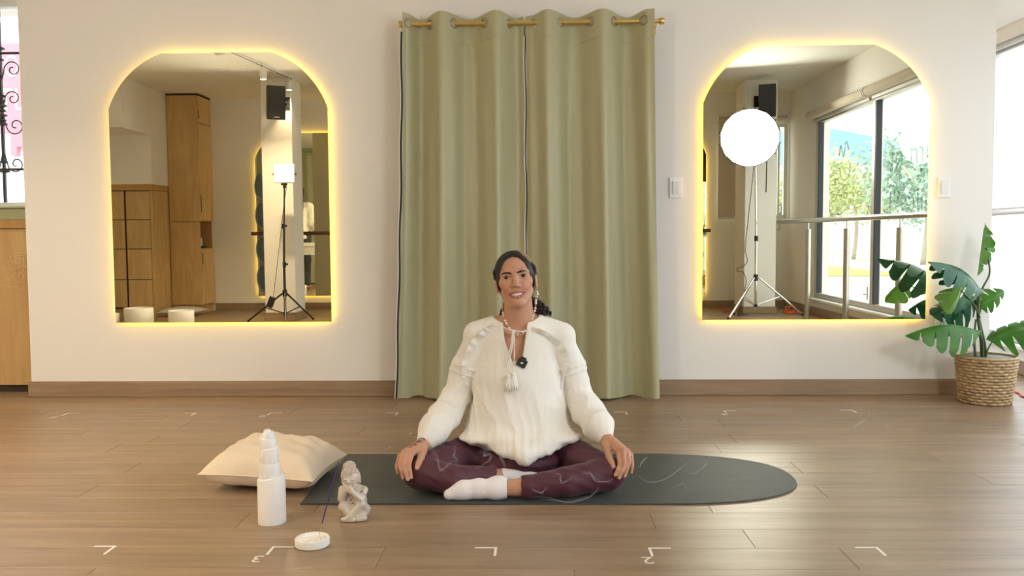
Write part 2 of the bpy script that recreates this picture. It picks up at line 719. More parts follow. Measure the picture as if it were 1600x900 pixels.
baseboard('baseboard_front_left', 'x', -2.889, -0.605, 0.0, -1)['label'] = 'brown wooden baseboard under the mirror by the lockers'
baseboard('baseboard_front_right', 'x', 0.525, 2.554, 0.0, -1)['label'] = 'brown wooden baseboard under the mirror by the plant'
baseboard('baseboard_back', 'x', -3.93, WALL_R - 0.02, BACK, 1)
baseboard('baseboard_right', 'y', BACK + 0.02, 1.34, WALL_R, -1)
baseboard('baseboard_front_end', 'y', 0.001, 0.159, 2.54, 1)

# ---- door behind the curtain
d = structure(MB().box(DOOR[0] + 0.04, DOOR[1] - 0.04, 0.07, 0.11, 0.005, DOOR[3] - 0.035, 0.003).build('door_1', 'white_paint'), 'white door hidden behind the green curtains')
fr = MB()
fr.box(DOOR[0], DOOR[0] + 0.038, 0.005, 0.15, 0.0, DOOR[3] - 0.001)
fr.box(DOOR[1] - 0.038, DOOR[1], 0.005, 0.15, 0.0, DOOR[3] - 0.001)
fr.box(DOOR[0] + 0.038, DOOR[1] - 0.038, 0.005, 0.15, DOOR[3] - 0.033, DOOR[3] - 0.001)
fr.build('door_frame', 'white_paint', d)
MB().cyl((0.36, 0.07, 1.0), (0.36, 0.03, 1.0), 0.012).cyl((0.36, 0.03, 1.0), (0.25, 0.03, 1.0), 0.010).build('door_handle', 'steel', d, True)

# ---- street window on the right
w = thing('window_1', 'wide aluminium street window with painted lettering', None, (WALL_R, -1.75, 0.19), kind='structure')
fx0, fx1 = WALL_R + 0.02, WALL_R + 0.085
y0, y1, z0, z1 = WIN_R
mb = MB()
mb.box(fx0, fx1, y0 + 0.001, y1 - 0.001, z0 + 0.001, z0 + 0.055, 0.003)
mb.box(fx0, fx1, y0 + 0.001, y1 - 0.001, z1 - 0.055, z1 - 0.001, 0.003)
mb.build('frame_rail', 'alu_frame', w)
MUL = [y0 + 0.035, -3.235, -1.70, -0.16, y1 - 0.035]
for k, ym in enumerate(MUL):
    mb = MB()
    mb.box(fx0 - 0.012, fx1, ym - 0.033, ym + 0.033, z0 + 0.055, z1 - 0.055, 0.003)
    mb.build('mullion', 'alu_frame', w)
    if k < len(MUL) - 1:
        MB().box(fx0 - 0.008, fx0 + 0.044, ym + 0.034, ym + 0.054, z0 + 0.056, z1 - 0.056).build('gasket', 'dark_gasket', w)
for a, b in zip(MUL[:-1], MUL[1:]):
    MB().box(fx0 + 0.045, fx0 + 0.051, a + 0.03, b - 0.03, z0 + 0.05, z1 - 0.05).build('pane', 'glass', w)
MB().box(WALL_R + 0.012, WALL_R + 0.022, -3.345, -3.325, 0.275, 0.40, 0.004).cyl((WALL_R + 0.025, -3.335, 0.33), (WALL_R - 0.02, -3.335, 0.33), 0.008, 8).build('latch', 'steel', w)
MB().box(WALL_R - 0.05, WALL_R + 0.02, y0 - 0.02, y1 + 0.01, z0 - 0.030, z0, 0.006).build('window_sill', 'white_paint', w)


def text_mesh(name, body, size, place, material, parent, extrude=0.0008, sx=1.0):
    """flat lettering; place(x, y) -> world point"""
    cu = bpy.data.curves.new(name, 'FONT')
    cu.body = body
    cu.size = size
    cu.extrude = 0
    cu.resolution_u = 4
    t = bpy.data.objects.new(name, cu)
    COL.objects.link(t)
    dg = bpy.context.evaluated_depsgraph_get()
    me = t.evaluated_get(dg).to_mesh()
    v = np.array([vv.co[:] for vv in me.vertices])
    f = [tuple(p.vertices) for p in me.polygons]
    t.evaluated_get(dg).to_mesh_clear()
    bpy.data.objects.remove(t)
    bpy.data.curves.remove(cu)
    W = np.array([place(p[0] * sx, p[1]) for p in v])
    n = len(W)
    return mesh_obj(name, W, f, material, parent)


LX = fx0 + 0.0445
for body, yy, zz, size, sx in (('in mu', -2.985, 1.475, 0.30, 1.25), ('Healin', -3.02, 1.085, 0.27, 1.25), ('er', -3.13, 0.76, 0.24, 1.3)):
    text_mesh('lettering', body, size, lambda x, y, yy=yy, zz=zz: (LX, yy + x, zz + y), 'glass_letter', w, sx=sx)
sm = MB()
for pts in ([(-4.27, 1.70), (-4.22, 1.80), (-4.15, 1.68), (-4.08, 1.83), (-4.0, 1.74)], [(-4.25, 1.58), (-4.2, 1.47), (-4.1, 1.44), (-3.99, 1.48), (-3.95, 1.60)]):
    sm.tube(spline([(LX, a, b) for a, b in pts], 8), 0.006, 4)
sm.build('lettering', 'glass_letter', w)

# roller blinds rolled up over the street window
for a, b, lab in ((-4.88, -3.27, 'rolled-up beige blind over the window pane nearest the softbox'), (-3.24, -1.72, 'rolled-up beige blind over the window pane with lettering'),
                  (-1.69, -0.18, 'rolled-up beige blind over the third window pane'), (-0.15, 1.33, 'rolled-up beige blind at the window end behind the plant')):
    t = thing('roller_blind', lab, 'roller blind', (WALL_R - 0.06, (a + b) / 2, 2.12), 'rolled-up blinds of the street window')
    pr = [(0.0, 0.0)] 
    mb = MB()
    ang = np.linspace(0, 2 * PI, 25)[:-1]
    mb.prism([(WALL_R - 0.056 + 0.045 * math.cos(q), 2.192 + 0.045 * math.sin(q)) for q in ang], 'y', a + 0.012, b - 0.012)
    mb.build('fabric_roll', 'blind_fabric', t, 40)
    MB().box(WALL_R - 0.020, WALL_R - 0.008, a + 0.014, b - 0.014, 2.118, 2.148, 0.003).build('bottom_bar', 'alu_frame', t)
    for e in (a, b - 0.012):
        MB().prism([(WALL_R - 0.056 + 0.05 * math.cos(q), 2.192 + 0.05 * math.sin(q)) for q in ang], 'y', e, e + 0.011).box(WALL_R - 0.02, WALL_R, e, e + 0.011, 2.16, 2.25).build('end_bracket', 'offwhite_plastic', t)

# ---- window in the back wall with its half lowered blind
w2 = thing('window_2', 'small back window beside the column seen in the mirror', None, (2.68, BACK - 0.07, 1.09), kind='structure')
a0, a1, c0, c1 = WIN_B
mb = MB()
for (p, q, r, s) in ((a0, a0 + 0.04, c0, c1), (a1 - 0.04, a1, c0, c1), (a0 + 0.04, a1 - 0.04, c0, c0 + 0.04), (a0 + 0.04, a1 - 0.04, c1 - 0.04, c1)):
    mb.box(p + 0.0005, q - 0.0005, BACK - 0.10, BACK - 0.05, r + 0.0005, s - 0.0005)
mb.box(2.985, 3.01, BACK - 0.10, BACK - 0.05, c0 + 0.04, c1 - 0.04)
mb.build('window_frame', 'alu_frame', w2)
MB().box(a0 + 0.03, a1 - 0.03, BACK - 0.08, BACK - 0.074, c0 + 0.03, c1 - 0.03).build('pane', 'glass', w2)
bl = thing('roller_blind', 'lowered beige blind covering the back window beside the column', 'roller blind', (2.55, BACK + 0.03, 1.07))
MB().box(2.25, 2.955, BACK + 0.030, BACK + 0.033, 1.10, 2.25).build('blind_cloth', 'blind_fabric', bl)
MB().box(2.25, 2.955, BACK + 0.022, BACK + 0.042, 1.075, 1.105, 0.004).build('bottom_bar', 'offwhite_plastic', bl)
MB().prism([(2.25 + 0.0 * q, 0) for q in ()] or [(BACK + 0.045 + 0.034 * math.cos(q), 2.275 + 0.034 * math.sin(q)) for q in np.linspace(0, 2 * PI, 21)[:-1]], 'x', 2.24, 3.06).build('fabric_roll', 'blind_fabric', bl, 40)
MB().box(2.235, 2.240, BACK + 0.001, BACK + 0.085, 2.23, 2.32).build('end_bracket', 'offwhite_plastic', bl)
MB().box(3.06, 3.065, BACK + 0.001, BACK + 0.085, 2.23, 2.32).build('end_bracket', 'offwhite_plastic', bl)

# ---- window of the front-left bay
w3 = thing('window_3', 'white framed window with iron grille at the picture edge', None, (-3.66, 0.37, 1.10), kind='structure')
a0, a1, c0, c1 = WIN_L
mb = MB()
for (p, q, r, s) in ((a0, a0 + 0.05, c0, c1), (a1 - 0.03, a1, c0, c1), (a0 + 0.05, a1 - 0.03, c0, c0 + 0.03), (a0 + 0.05, a1 - 0.03, c1 - 0.06, c1)):
    mb.box(p + 0.0005, q - 0.0005, 0.345, 0.395, r + 0.0005, s - 0.0005, 0.002)
mb.build('window_frame', 'white_paint', w3)
MB().box(a0 + 0.04, a1 - 0.02, 0.366, 0.372, c0 + 0.02, c1 - 0.05).build('pane', 'glass', w3)

# ================================================================== FRONT WALL THINGS
def arch_outline(x0, x1, z0, z1, r, n=12, inset=0.0):
    """mirror outline: straight sides and bottom, the two top corners cut by shallow arcs"""
    x0, x1, z0, z1 = x0 + inset, x1 - inset, z0 + inset, z1 - inset
    pts = [(x0, z0), (x1, z0)]

    def arc(a, b, c):
        a, b = np.array(a), np.array(b)
        ch = np.linalg.norm(b - a)
        nrm = (np.array(c) - (a + b) / 2)
        nrm /= np.linalg.norm(nrm)
        for t in np.linspace(0, 1, n):
            yield tuple(a + (b - a) * t + nrm * 0.115 * ch * 4 * t * (1 - t))
    pts += list(arc((x1, z1 - r), (x1 - r, z1), (x1, z1)))
    pts += list(arc((x0 + r, z1), (x0, z1 - r), (x0, z1)))
    return pts


def lit_mirror(label, x0, x1, z0, z1, wall_y, d, tilt, group, r=0.305):
    """d = -1: faces the camera side (front wall), +1: hangs on the back wall"""
    t = thing('wall_mirror', label, 'mirror', ((x0 + x1) / 2, wall_y + d * 0.03, z0), group)
    piv = ((x0 + x1) / 2, wall_y + d * 0.028, (z0 + z1) / 2)
    R = rotx(tilt)
    out = arch_outline(x0, x1, z0, z1, r)
    a, b = wall_y + d * 0.0275, wall_y + d * 0.032
    mb = MB()
    n = len(out)
    mb.add([(p, b, q) for p, q in out], [tuple(range(n))] if d < 0 else [tuple(range(n))[::-1]])
    mb.rot(piv, R).build('mirror_glass', 'mirror_silver', t)
    mb = MB()
    v = [(p, a, q) for p, q in out] + [(p, b, q) for p, q in out]
    mb.add(v, [(i, (i + 1) % n, n + (i + 1) % n, n + i) for i in range(n)] + [tuple(range(n))])
    mb.rot(piv, R).build('glass_edge', 'mirror_edge', t)
    ins = arch_outline(x0, x1, z0, z1, r, inset=0.05)
    MB().prism(ins, 'y', wall_y + d * 0.0105, wall_y + d * 0.026).rot(piv, R * 1.0).build('backing_board', 'mirror_back', t)
    # light strip glued along the backing board
    s = arch_outline(x0, x1, z0, z1, r, inset=0.018)
    mb = MB()
    zc = (z0 + z1) / 2
    mb.tube([(p, wall_y + d * 0.0185 + 0.0, q) for p, q in s], 0.0045, 6, closed=True)
    mb.build('light_strip', 'led_yellow', t)
    return t


lit_mirror('arched mirror with yellow light strip, reflecting the video panel and plywood cabinets', -2.362, -1.132, 0.427, 1.928, 0.0, -1, 0.004, 'lit mirrors on the front wall')
lit_mirror('arched mirror with yellow light strip above the plant, reflecting the street window', 0.943, 2.173, 0.427, 1.928, 0.0, -1, 0.004, 'lit mirrors on the front wall')
lit_mirror('tall lit mirror on the back wall behind the blue wheels', -3.385, -2.02, 0.175, 2.165, BACK, 1, 0.0, 'lit mirrors on the back wall')
lit_mirror('tall lit mirror on the back wall beside the lowered blind', 0.90, 2.105, 0.165, 2.165, BACK, 1, 0.0, 'lit mirrors on the back wall')

# ---- curtain rod and curtains
rod = thing('curtain_rod', 'brass curtain rod with cylindrical end caps', 'curtain rod', (0.0, -0.11, 2.05))
ROD_Z = 2.050
MB().cyl((-0.690, -0.11, ROD_Z), (0.690, -0.11, ROD_Z), 0.0125, 20).build('pole', 'brass', rod, 40)
for s in (-1, 1):
    MB().lathe([(0.0, -0.012), (0.018, -0.012), (0.019, -0.008), (0.019, 0.010), (0.017, 0.014), (0.0, 0.014)], (s * 0.703 - 0.001, -0.11, ROD_Z), 20, 'x').build('end_cap', 'brass', rod, 40)
    MB().box(s * 0.672 - 0.006, s * 0.672 + 0.006, -0.102, -0.001, ROD_Z - 0.022, ROD_Z - 0.0128).box(s * 0.672 - 0.014, s * 0.672 + 0.014, -0.008, -0.0005, ROD_Z - 0.05, ROD_Z + 0.03).build('bracket', 'brass', rod)

mat('curtain_green', (0.43, 0.415, 0.25), 0.42, var=0.05, vscale=(3, 3, 0.6), bump=0.06, bscale=700, sheen=0.3)
mat('curtain_lining', (0.02, 0.02, 0.022), 0.8)
mat('lining_white', (0.75, 0.74, 0.70), 0.7)
mat('grommet_metal', (0.42, 0.38, 0.30), 0.3, 0.9)


def fold_y(x, ph):
    """depth of the curtain behind / before the rod; zero at the grommets"""
    return ph(x)


GR = [-0.660, -0.547, -0.415, -0.252, -0.120, 0.011, 0.159, 0.318, 0.449, 0.603]
# knots: curtain crosses the rod plane at the grommets; -1 = in front of the rod, +1 = behind it
XK = [-0.690, -0.6725, -0.603, -0.481, -0.334, -0.186, -0.075, -0.041]
YK = [-0.9, -0.55, 1.0, -1.0, 1.0, -1.0, 0.9, 0.6]
XK2 = [-0.030, 0.0, 0.085, 0.238, 0.384, 0.526, 0.625, 0.658]
YK2 = [0.55, 0.35, -1.0, 1.0, -1.0, 1.0, -0.8, -0.9]


def wave(x, XK, YK):
    out = np.zeros_like(x)
    for i in range(len(XK) - 1):
        m = (x >= XK[i]) & (x <= XK[i + 1] + 1e-9)
        t = (x[m] - XK[i]) / (XK[i + 1] - XK[i])
        out[m] = YK[i] + (YK[i + 1] - YK[i]) * (0.5 - 0.5 * np.cos(PI * t))
    return out


def curtain(label, XK, YK, spread, gr, edges, seed):
    t = thing('curtain', label, 'curtain', ((XK[0] + XK[-1]) / 2, -0.11, 0.0), 'olive curtains on the brass rod')
    rg = np.random.default_rng(seed)
    nu, nv = 180, 60
    xs = np.linspace(XK[0], XK[-1], nu)
    w0 = wave(xs, XK, YK)
    tz = np.linspace(0, 1, nv)
    P = np.zeros((nu, nv, 3))
    ph = rg.uniform(0, 6, 6)
    for j, tt in enumerate(tz):
        top = ROD_Z + 0.046 + 0.011 * (-w0)
        bot = 0.012 - 0.006 * np.cos(w0 * 2)
        z = top * (1 - tt) + bot * tt
        amp = 0.050 + 0.010 * tt
        k = (xs - XK[0]) / (XK[-1] - XK[0])
        x = xs + (spread[0] * (1 - k) + spread[1] * k) * tt ** 1.6
        soft = w0 + 0.22 * np.sin(xs * 47 + ph[0] + tt * 1.1) * tt + 0.10 * np.sin(xs * 83 + ph[1] - tt * 2) * min(1, tt * 3)
        y = -0.112 + amp * soft + 0.003 * np.sin(tt * 9 + ph[2] + xs * 9)
        P[:, j] = np.stack([x, y, z], 1)
    cl = MB().sheet(P[::-1]).build('cloth', 'curtain_green', t, True)
    Q = P[:, 2:-1].copy()
    Q[:, :, 1] += 0.006
    MB().sheet(Q).build('lining', 'curtain_lining', t, True)
    # sewn leading edge: a dark lining fold and a pale selvedge showing beside the green cloth
    for k_, dx, mt, wd in edges:
        i = -1 if k_ > 0 else 0
        e = P[i, 3:].copy()
        wob = 0.0025 * np.sin(np.linspace(0, 26, len(e)) + seed)
        e[:, 0] += k_ * dx + wob
        e[:, 1] -= 0.002
        g = np.stack([e - np.array([wd / 2, 0, 0]), e + np.array([wd / 2, 0, 0])], 0)
        MB().sheet(g).build('selvedge', mt, t)
    # header and hem seams
    for jz, h in ((4, 0.0018), (nv - 3, 0.0018)):
        s = P[:, jz].copy()
        s[:, 1] -= 0.0012
        MB().tube(s, 0.0011, 4).build('seam', 'curtain_green', t)
    for gx in gr:
        yy = wave(np.array([gx]), XK, YK)[0] if XK[0] <= gx <= XK[-1] else 0
        dyx = (wave(np.array([gx + 0.004]), XK, YK)[0] - wave(np.array([gx - 0.004]), XK, YK)[0]) * 0.050 / 0.008
        mb = MB()
        mb.torus((gx, -0.112 + 0.050 * yy, ROD_Z), 0.023, 0.0045, 'y', 24, 8)
        mb.rot((gx, -0.112 + 0.050 * yy, ROD_Z), rotz(math.atan(dyx)))
        mb.build('grommet', 'grommet_metal', t, True)
    return t


curtain('olive green eyelet curtain panel on the locker side of the gap', XK, YK, (-0.055, 0.0), GR[:5], ((1, 0.003, 'lining_white', 0.005), (1, 0.0085, 'curtain_lining', 0.006), (-1, 0.005, 'curtain_lining', 0.010), (-1, 0.0125, 'lining_white', 0.004)), 3)
curtain('olive green eyelet curtain panel on the plant side of the gap', XK2, YK2, (0.0, 0.03), GR[5:], ((-1, 0.002, 'lining_white', 0.004),), 5)


# ---- switches and outlet
def wall_plate(name, label, x, z, w, h, n):
    t = thing(name, label, 'socket' if name == 'wall_outlet' else 'switch', (x, -0.004, z - h / 2))
    MB().box(x - w / 2, x + w / 2, -0.0085, -0.0002, z - h / 2, z + h / 2, 0.003).build('cover_plate', 'white_plastic', t)
    if name == 'wall_outlet':
        for s in (-1, 1):
            MB().box(x - 0.017, x + 0.017, -0.0105, -0.0075, z + s * 0.02 - 0.014, z + s * 0.02 + 0.014, 0.004).build('receptacle', 'offwhite_plastic', t)
            MB().box(x - 0.008, x - 0.005, -0.0112, -0.0104, z + s * 0.02 - 0.006, z + s * 0.02 + 0.006).box(x + 0.005, x + 0.008, -0.0112, -0.0104, z + s * 0.02 - 0.006, z + s * 0.02 + 0.006).build('slot', 'black_plastic', t)
        return t
    MB().box(x - 0.0185, x + 0.0185, -0.0092, -0.0086, z - 0.036, z + 0.036).build('recess', 'offwhite_plastic', t)
    hh = 0.068 / n
    for k in range(n):
        zc = z + 0.034 - (k + 0.5) * hh
        mb = MB()
        mb.prism([(-0.009, zc - hh / 2 + 0.0008), (-0.0125, zc - hh / 2 + 0.0008), (-0.0165, zc + hh / 2 - 0.0008), (-0.009, zc + hh / 2 - 0.0008)], 'x', x - 0.0165, x + 0.0165)
        mb.build('rocker', 'white_plastic', t)
    return t


wall_plate('light_switch', 'white three-rocker light switch between curtain and mirror', 0.798, 1.163, 0.072, 0.115, 3)
wall_plate('light_switch', 'white single-rocker light switch beside the window end of the wall', 2.272, 1.153, 0.072, 0.115, 1)
wall_plate('wall_outlet', 'white power outlet on the wall behind the plant leaves', 2.276, 0.385, 0.078, 0.118, 2)

# ================================================================== FRONT-LEFT BAY
t = thing('wood_counter', 'birch plywood counter front at the picture edge', 'counter', (-4.05, 0.2, 0.0))
MB().box(-5.15, -2.905, 0.14, 0.295, 0.045, 0.965, 0.002).build('front_panel', 'birch', t)
MB().box(-5.15, -2.905, 0.125, 0.298, 0.967, 1.018, 0.003).build('top_rail', 'birch_edge', t)
MB().box(-5.15, -2.905, 0.165, 0.295, 0.0005, 0.044).build('plinth', 'gap_dark', t)
t = thing('window_ledge', 'green painted window ledge above the plywood counter', 'ledge', (-4.05, 0.28, 1.02))
MB().box(-5.15, -2.885, 0.20, 0.299, 1.019, 1.086, 0.004).box(-5.15, -2.885, 0.185, 0.299, 1.087, 1.098, 0.003).build('ledge_board', 'sage_paint', t)

# wrought iron grille outside the bay window
g = thing('window_grille', 'black wrought iron grille with scrolls outside the bay window', 'grille', (-3.66, 0.56, 1.05))
GY = 0.55
MB().box(-4.3, -2.95, GY - 0.006, GY + 0.006, 2.063, 2.077).build('cross_bar', 'iron', g)
MB().box(-4.3, -2.95, GY - 0.006, GY + 0.006, 1.340, 1.354).build('cross_bar', 'iron', g)
MB().box(-4.3, -2.95, GY - 0.006, GY + 0.06, 1.045, 1.06).build('cross_bar', 'iron', g)
for bx in (-3.328, -3.70, -4.07):
    MB().box(bx - 0.008, bx + 0.008, GY - 0.008, GY + 0.008, 1.05, 2.45).build('upright', 'iron', g)
    for zb, rb in ((2.10, 0.030), (2.03, 0.022), (1.805, 0.026), (1.775, 0.024), (1.745, 0.03), (1.715, 0.024), (1.685, 0.03), (1.655, 0.024), (1.63, 0.03), (1.394, 0.024), (1.335, 0.034)):
        MB().lathe([(0.004, -0.013), (rb, -0.004), (rb, 0.004), (0.004, 0.013)], (bx, GY, zb), 10).build('collar', 'iron', g, 40)
    for s in (-1, 1):
        for zc, r0_, fl in ((1.97, 0.055, 1), (1.79, 0.05, 1), (1.62, 0.06, -1), (1.38, 0.055, -1)):
            q = np.linspace(0, 3.4 * PI / 2 * 1.5, 30)
            rr = r0_ * (1 - q / q[-1] * 0.8)
            pts = [(bx + s * (0.012 + r0_ * 1.2 - rr_ * math.cos(a)), GY, zc + fl * rr_ * math.sin(a)) for a, rr_ in zip(q, rr)]
            pts = [(bx + s * 0.008, GY, zc - fl * 0.06)] + pts
            MB().tube(pts, 0.004, 5).build('scroll', 'iron', g, True)

# building across the street, seen through the bay window
mat('pink_stucco', (0.78, 0.30, 0.34), 0.8)
mat('sign_white', (0.88, 0.86, 0.85), 0.7)
fb = thing('pink_building', 'pink shop building with white lettering beyond the bay window', 'building', (-6.6, 5.1, -0.2))
MB().box(-11.0, -4.2, 5.0, 7.0, 2.17, 3.18).build('upper_facade', 'pink_stucco', fb)
MB().box(-11.0, -4.2, 5.05, 7.0, -0.2, 2.169).build('lower_facade', 'sign_white', fb)
MB().box(-6.0, -5.93, 4.98, 5.049, 1.9, 2.17).box(-5.93, -5.80, 4.98, 5.049, 2.0, 2.17).build('sign_board', 'pink_stucco', fb)
text_mesh('lettering', 'OOS', 0.36, lambda x, y: (-6.24 + x * 0.62, 4.995, 2.80 + y), 'sign_white', fb)
text_mesh('lettering', 'TL', 0.36, lambda x, y: (-6.13 + x * 0.8, 4.995, 2.42 + y), 'sign_white', fb)
MB().box(-6.4, -5.9, 4.9, 5.049, 1.1, 1.16).build('awning', 'offwhite_plastic', fb)

# ================================================================== BACK OF THE ROOM (seen in the mirrors)
# lockers
t = thing('locker_cabinet', 'birch plywood locker wall with square doors, seen in the mirror', 'cabinet', (-4.8, -5.3, 0.0))
MB().box(LEFT_X + 0.002, -4.345, -5.735, -4.955, 0.09, 1.44).build('carcass', 'gap_dark', t)
MB().box(-4.345, -4.32, -5.735, -4.935, 0.0, 1.44).build('side_panel', 'birch', t)
MB().box(LEFT_X + 0.002, -4.311, -5.735, -4.925, 1.443, 1.511, 0.003).build('top_board', 'birch_edge', t)
MB().box(LEFT_X + 0.002, -4.346, -5.2, -4.975, 0.0005, 0.089).build('plinth', 'birch', t)
ZR = [0.104, 0.427, 0.777, 1.11, 1.438]
for (xa, xb) in ((-4.628, -4.352), (-4.968, -4.652), (-5.290, -4.974)):
    for k in range(4):
        MB().box(xa, xb, -4.954, -4.936, ZR[k] + 0.004, ZR[k + 1] - 0.004, 0.002).build('locker_door', 'birch', t)

# tall cabinet
t = thing('tall_cabinet', 'tall birch plywood cabinet with open niche beside the lockers', 'cabinet', (-4.12, -5.55, 0.0))
CX0, CX1, CY0, CY1 = -4.308, -3.93, -5.745, -5.36
MB().box(CX0, CX1 - 0.02, CY1 - 0.018, CY1, 0.10, 1.088, 0.001).build('front_panel', 'birch', t)
MB().box(CX0, CX1 - 0.02, CY1 - 0.018, CY1, 1.094, 2.575, 0.001).build('front_panel', 'birch', t)
MB().box(CX0, CX1 - 0.022, CY0, CY1 - 0.019, 0.10, 0.772).box(CX0, CX1 - 0.022, CY0, CY1 - 0.019, 1.10, 2.57).box(CX0, CX0 + 0.02, CY0, CY1 - 0.019, 0.772, 1.10).box(CX0 + 0.02, CX1 - 0.022, CY0, CY0 + 0.01, 0.772, 1.10).build('carcass', 'birch_edge', t)
MB().box(CX0, CX1, CY0, CY1, 2.576, 2.592).build('top_board', 'gap_dark', t)
MB().box(CX0, CX1 - 0.03, CY0, CY1 - 0.02, 0.0005, 0.099).build('plinth', 'birch', t)
for (z0_, z1_) in ((2.258, 2.572), (1.105, 2.252), (0.104, 0.768)):
    dr = MB().box(CX1 - 0.019, CX1, CY0 + 0.002, CY1 - 0.004, z0_, z1_, 0.002).build('cabinet_door', 'birch', t)
    hz = {2.258: (2.30, 2.40), 1.105: (1.20, 1.40), 0.104: (0.58, 0.72)}[z0_]
    MB().box(CX1 - 0.001, CX1 + 0.005, CY1 - 0.012, CY1 - 0.004, hz[0], hz[1]).build('handle', 'black_metal', dr)
t = thing('router_box', 'small black device with pale box in the open cabinet niche', 'device', (-4.05, -5.5, 0.7725))
MB().box(-4.12, -3.97, -5.60, -5.45, 0.7725, 0.80, 0.004).build('base_unit', 'black_plastic', t)
MB().box(-4.06, -4.0, -5.56, -5.50, 0.8005, 0.90, 0.006).build('pale_box', 'offwhite_plastic', t)

# singing bowls and the grey cushion
mat('quartz', (0.80, 0.79, 0.76), 0.55, sss=0.0)
for (x, y, r, h, lab) in ((-4.19, -3.50, 0.135, 0.165, 'low white crystal singing bowl at the mirror edge'), (-3.896, -3.6, 0.136, 0.213, 'tall white crystal singing bowl in front of the lockers'),
                          (-3.473, -3.6, 0.121, 0.186, 'white crystal singing bowl in front of the tall cabinet')):
    MBx = MB()
    MBx.lathe([(0.0, 0.004), (r * 0.75, 0.0), (r * 0.93, 0.012), (r * 0.985, 0.04), (r, h * 0.55), (r, h - 0.004), (r - 0.003, h), (r - 0.008, h - 0.003), (r - 0.010, h * 0.5), (r * 0.85, 0.03), (0.0, 0.016)], (x, y, 0.0005), 40)
    o = MBx.build('singing_bowl', 'quartz', None, 50)
    tag(o, lab, 'bowl', 'crystal singing bowls')


def cushion_mesh(A, B, C, D, th, n=28, pinch=0.08, seed=0, wr=0.004, lift=0.0):
    """two bulging faces joined at a seam; A,B,C,D corners of the seam; returns verts, faces and seam loop"""
    A, B, C, D = [np.asarray(q, float) for q in (A, B, C, D)]
    up = np.cross(B - A, D - A)
    up /= np.linalg.norm(up)
    if up[2] < 0:
        up = -up
    rg = np.random.default_rng(seed)
    ph = rg.uniform(0, 6.28, 12)
    S = np.linspace(-1, 1, n)
    P = {}
    for side in (1, -1):
        G = np.zeros((n, n, 3))
        for i, s in enumerate(S):
            for j, t_ in enumerate(S):
                ps = s * (1 - pinch * (1 - t_ * t_))
                pt = t_ * (1 - pinch * (1 - s * s))
                u, w = (ps + 1) / 2, (pt + 1) / 2
                p = A * (1 - u) * (1 - w) + B * u * (1 - w) + C * u * w + D * (1 - u) * w
                h = ((1 - s ** 4) * (1 - t_ ** 4)) ** 0.55 * (1 - 0.18 * (s * s + t_ * t_) / 2)
                edge = max(abs(s), abs(t_))
                wrk = wr * (math.sin(7 * s + 5 * t_ + ph[0]) * math.sin(9 * t_ - 3 * s + ph[1]) + 0.8 * math.sin(17 * s + ph[2] + 4 * t_) * edge ** 2) * h
                G[i, j] = p + up * side * (th / 2) * h + up * wrk
        P[side] = G
    mb = MB()
    v = np.concatenate([P[1].reshape(-1, 3), P[-1].reshape(-1, 3)])
    f = []
    for i in range(n - 1):
        for j in range(n - 1):
            a = i * n + j
            f.append((a, a + n, a + n + 1, a + 1))
            a += n * n
            f.append((a, a + 1, a + n + 1, a + n))
    loop = [(i, 0) for i in range(n)] + [(n - 1, j) for j in range(1, n)] + [(i, n - 1) for i in range(n - 2, -1, -1)] + [(0, j) for j in range(n - 2, 0, -1)]
    seam = np.array([P[1][a] for a in loop])
    return v, f, seam


mat('cushion_grey', (0.55, 0.53, 0.49), 0.85, bump=0.06, bscale=250)
t = thing('floor_cushion', 'pale grey cushion lying before the tall cabinet in the mirror', 'cushion', (-4.03, -5.02, 0.0))
v, f, seam = cushion_mesh((-4.285, -4.86, 0.052), (-4.24, -5.28, 0.052), (-3.83, -5.24, 0.052), (-3.87, -4.82, 0.052), 0.10, 22, seed=3)
mesh_obj('cover', v, f, 'cushion_grey', t, True)
MB().tube(seam, 0.003, 5, closed=True).build('piping', 'cushion_grey', t, True)

# blue exercise wheels on the back wall
mat('wheel_blue', (0.27, 0.39, 0.47), 0.55)
mat('wheel_pad', (0.15, 0.22, 0.27), 0.75)
for k, (zc, lab) in enumerate(((1.515, 'blue yoga wheel at the top of the wall row'), (1.165, 'blue yoga wheel second from the top of the wall row'),
                               (0.752, 'blue yoga wheel third from the top, just under the barre'), (0.402, 'blue yoga wheel at the bottom of the wall row'))):
    c = (-3.215, -5.585, zc)
    t = thing('exercise_ring', lab, 'yoga wheel', (c[0], c[1], zc - 0.165), 'yoga wheels on the back wall')
    RR = rotz(math.radians(42))
    MB().lathe([(0.150, -0.06), (0.150, 0.06), (0.163, 0.064), (0.167, 0.058), (0.167, -0.058), (0.163, -0.064), (0.150, -0.06)], c, 40, 'y').rot(c, RR).build('hoop', 'wheel_blue', t, 40)
    MB().lathe([(0.1675, -0.045), (0.171, -0.040), (0.171, -0.008), (0.1675, -0.003)], c, 40, 'y').lathe([(0.1675, 0.003), (0.171, 0.008), (0.171, 0.040), (0.1675, 0.045)], c, 40, 'y').rot(c, RR).build('pad', 'wheel_pad', t, 40)
    MB().cyl((c[0], BACK + 0.033, zc + 0.14), (c[0], -5.53, zc + 0.14), 0.008, 8).build('peg', 'steel', t)

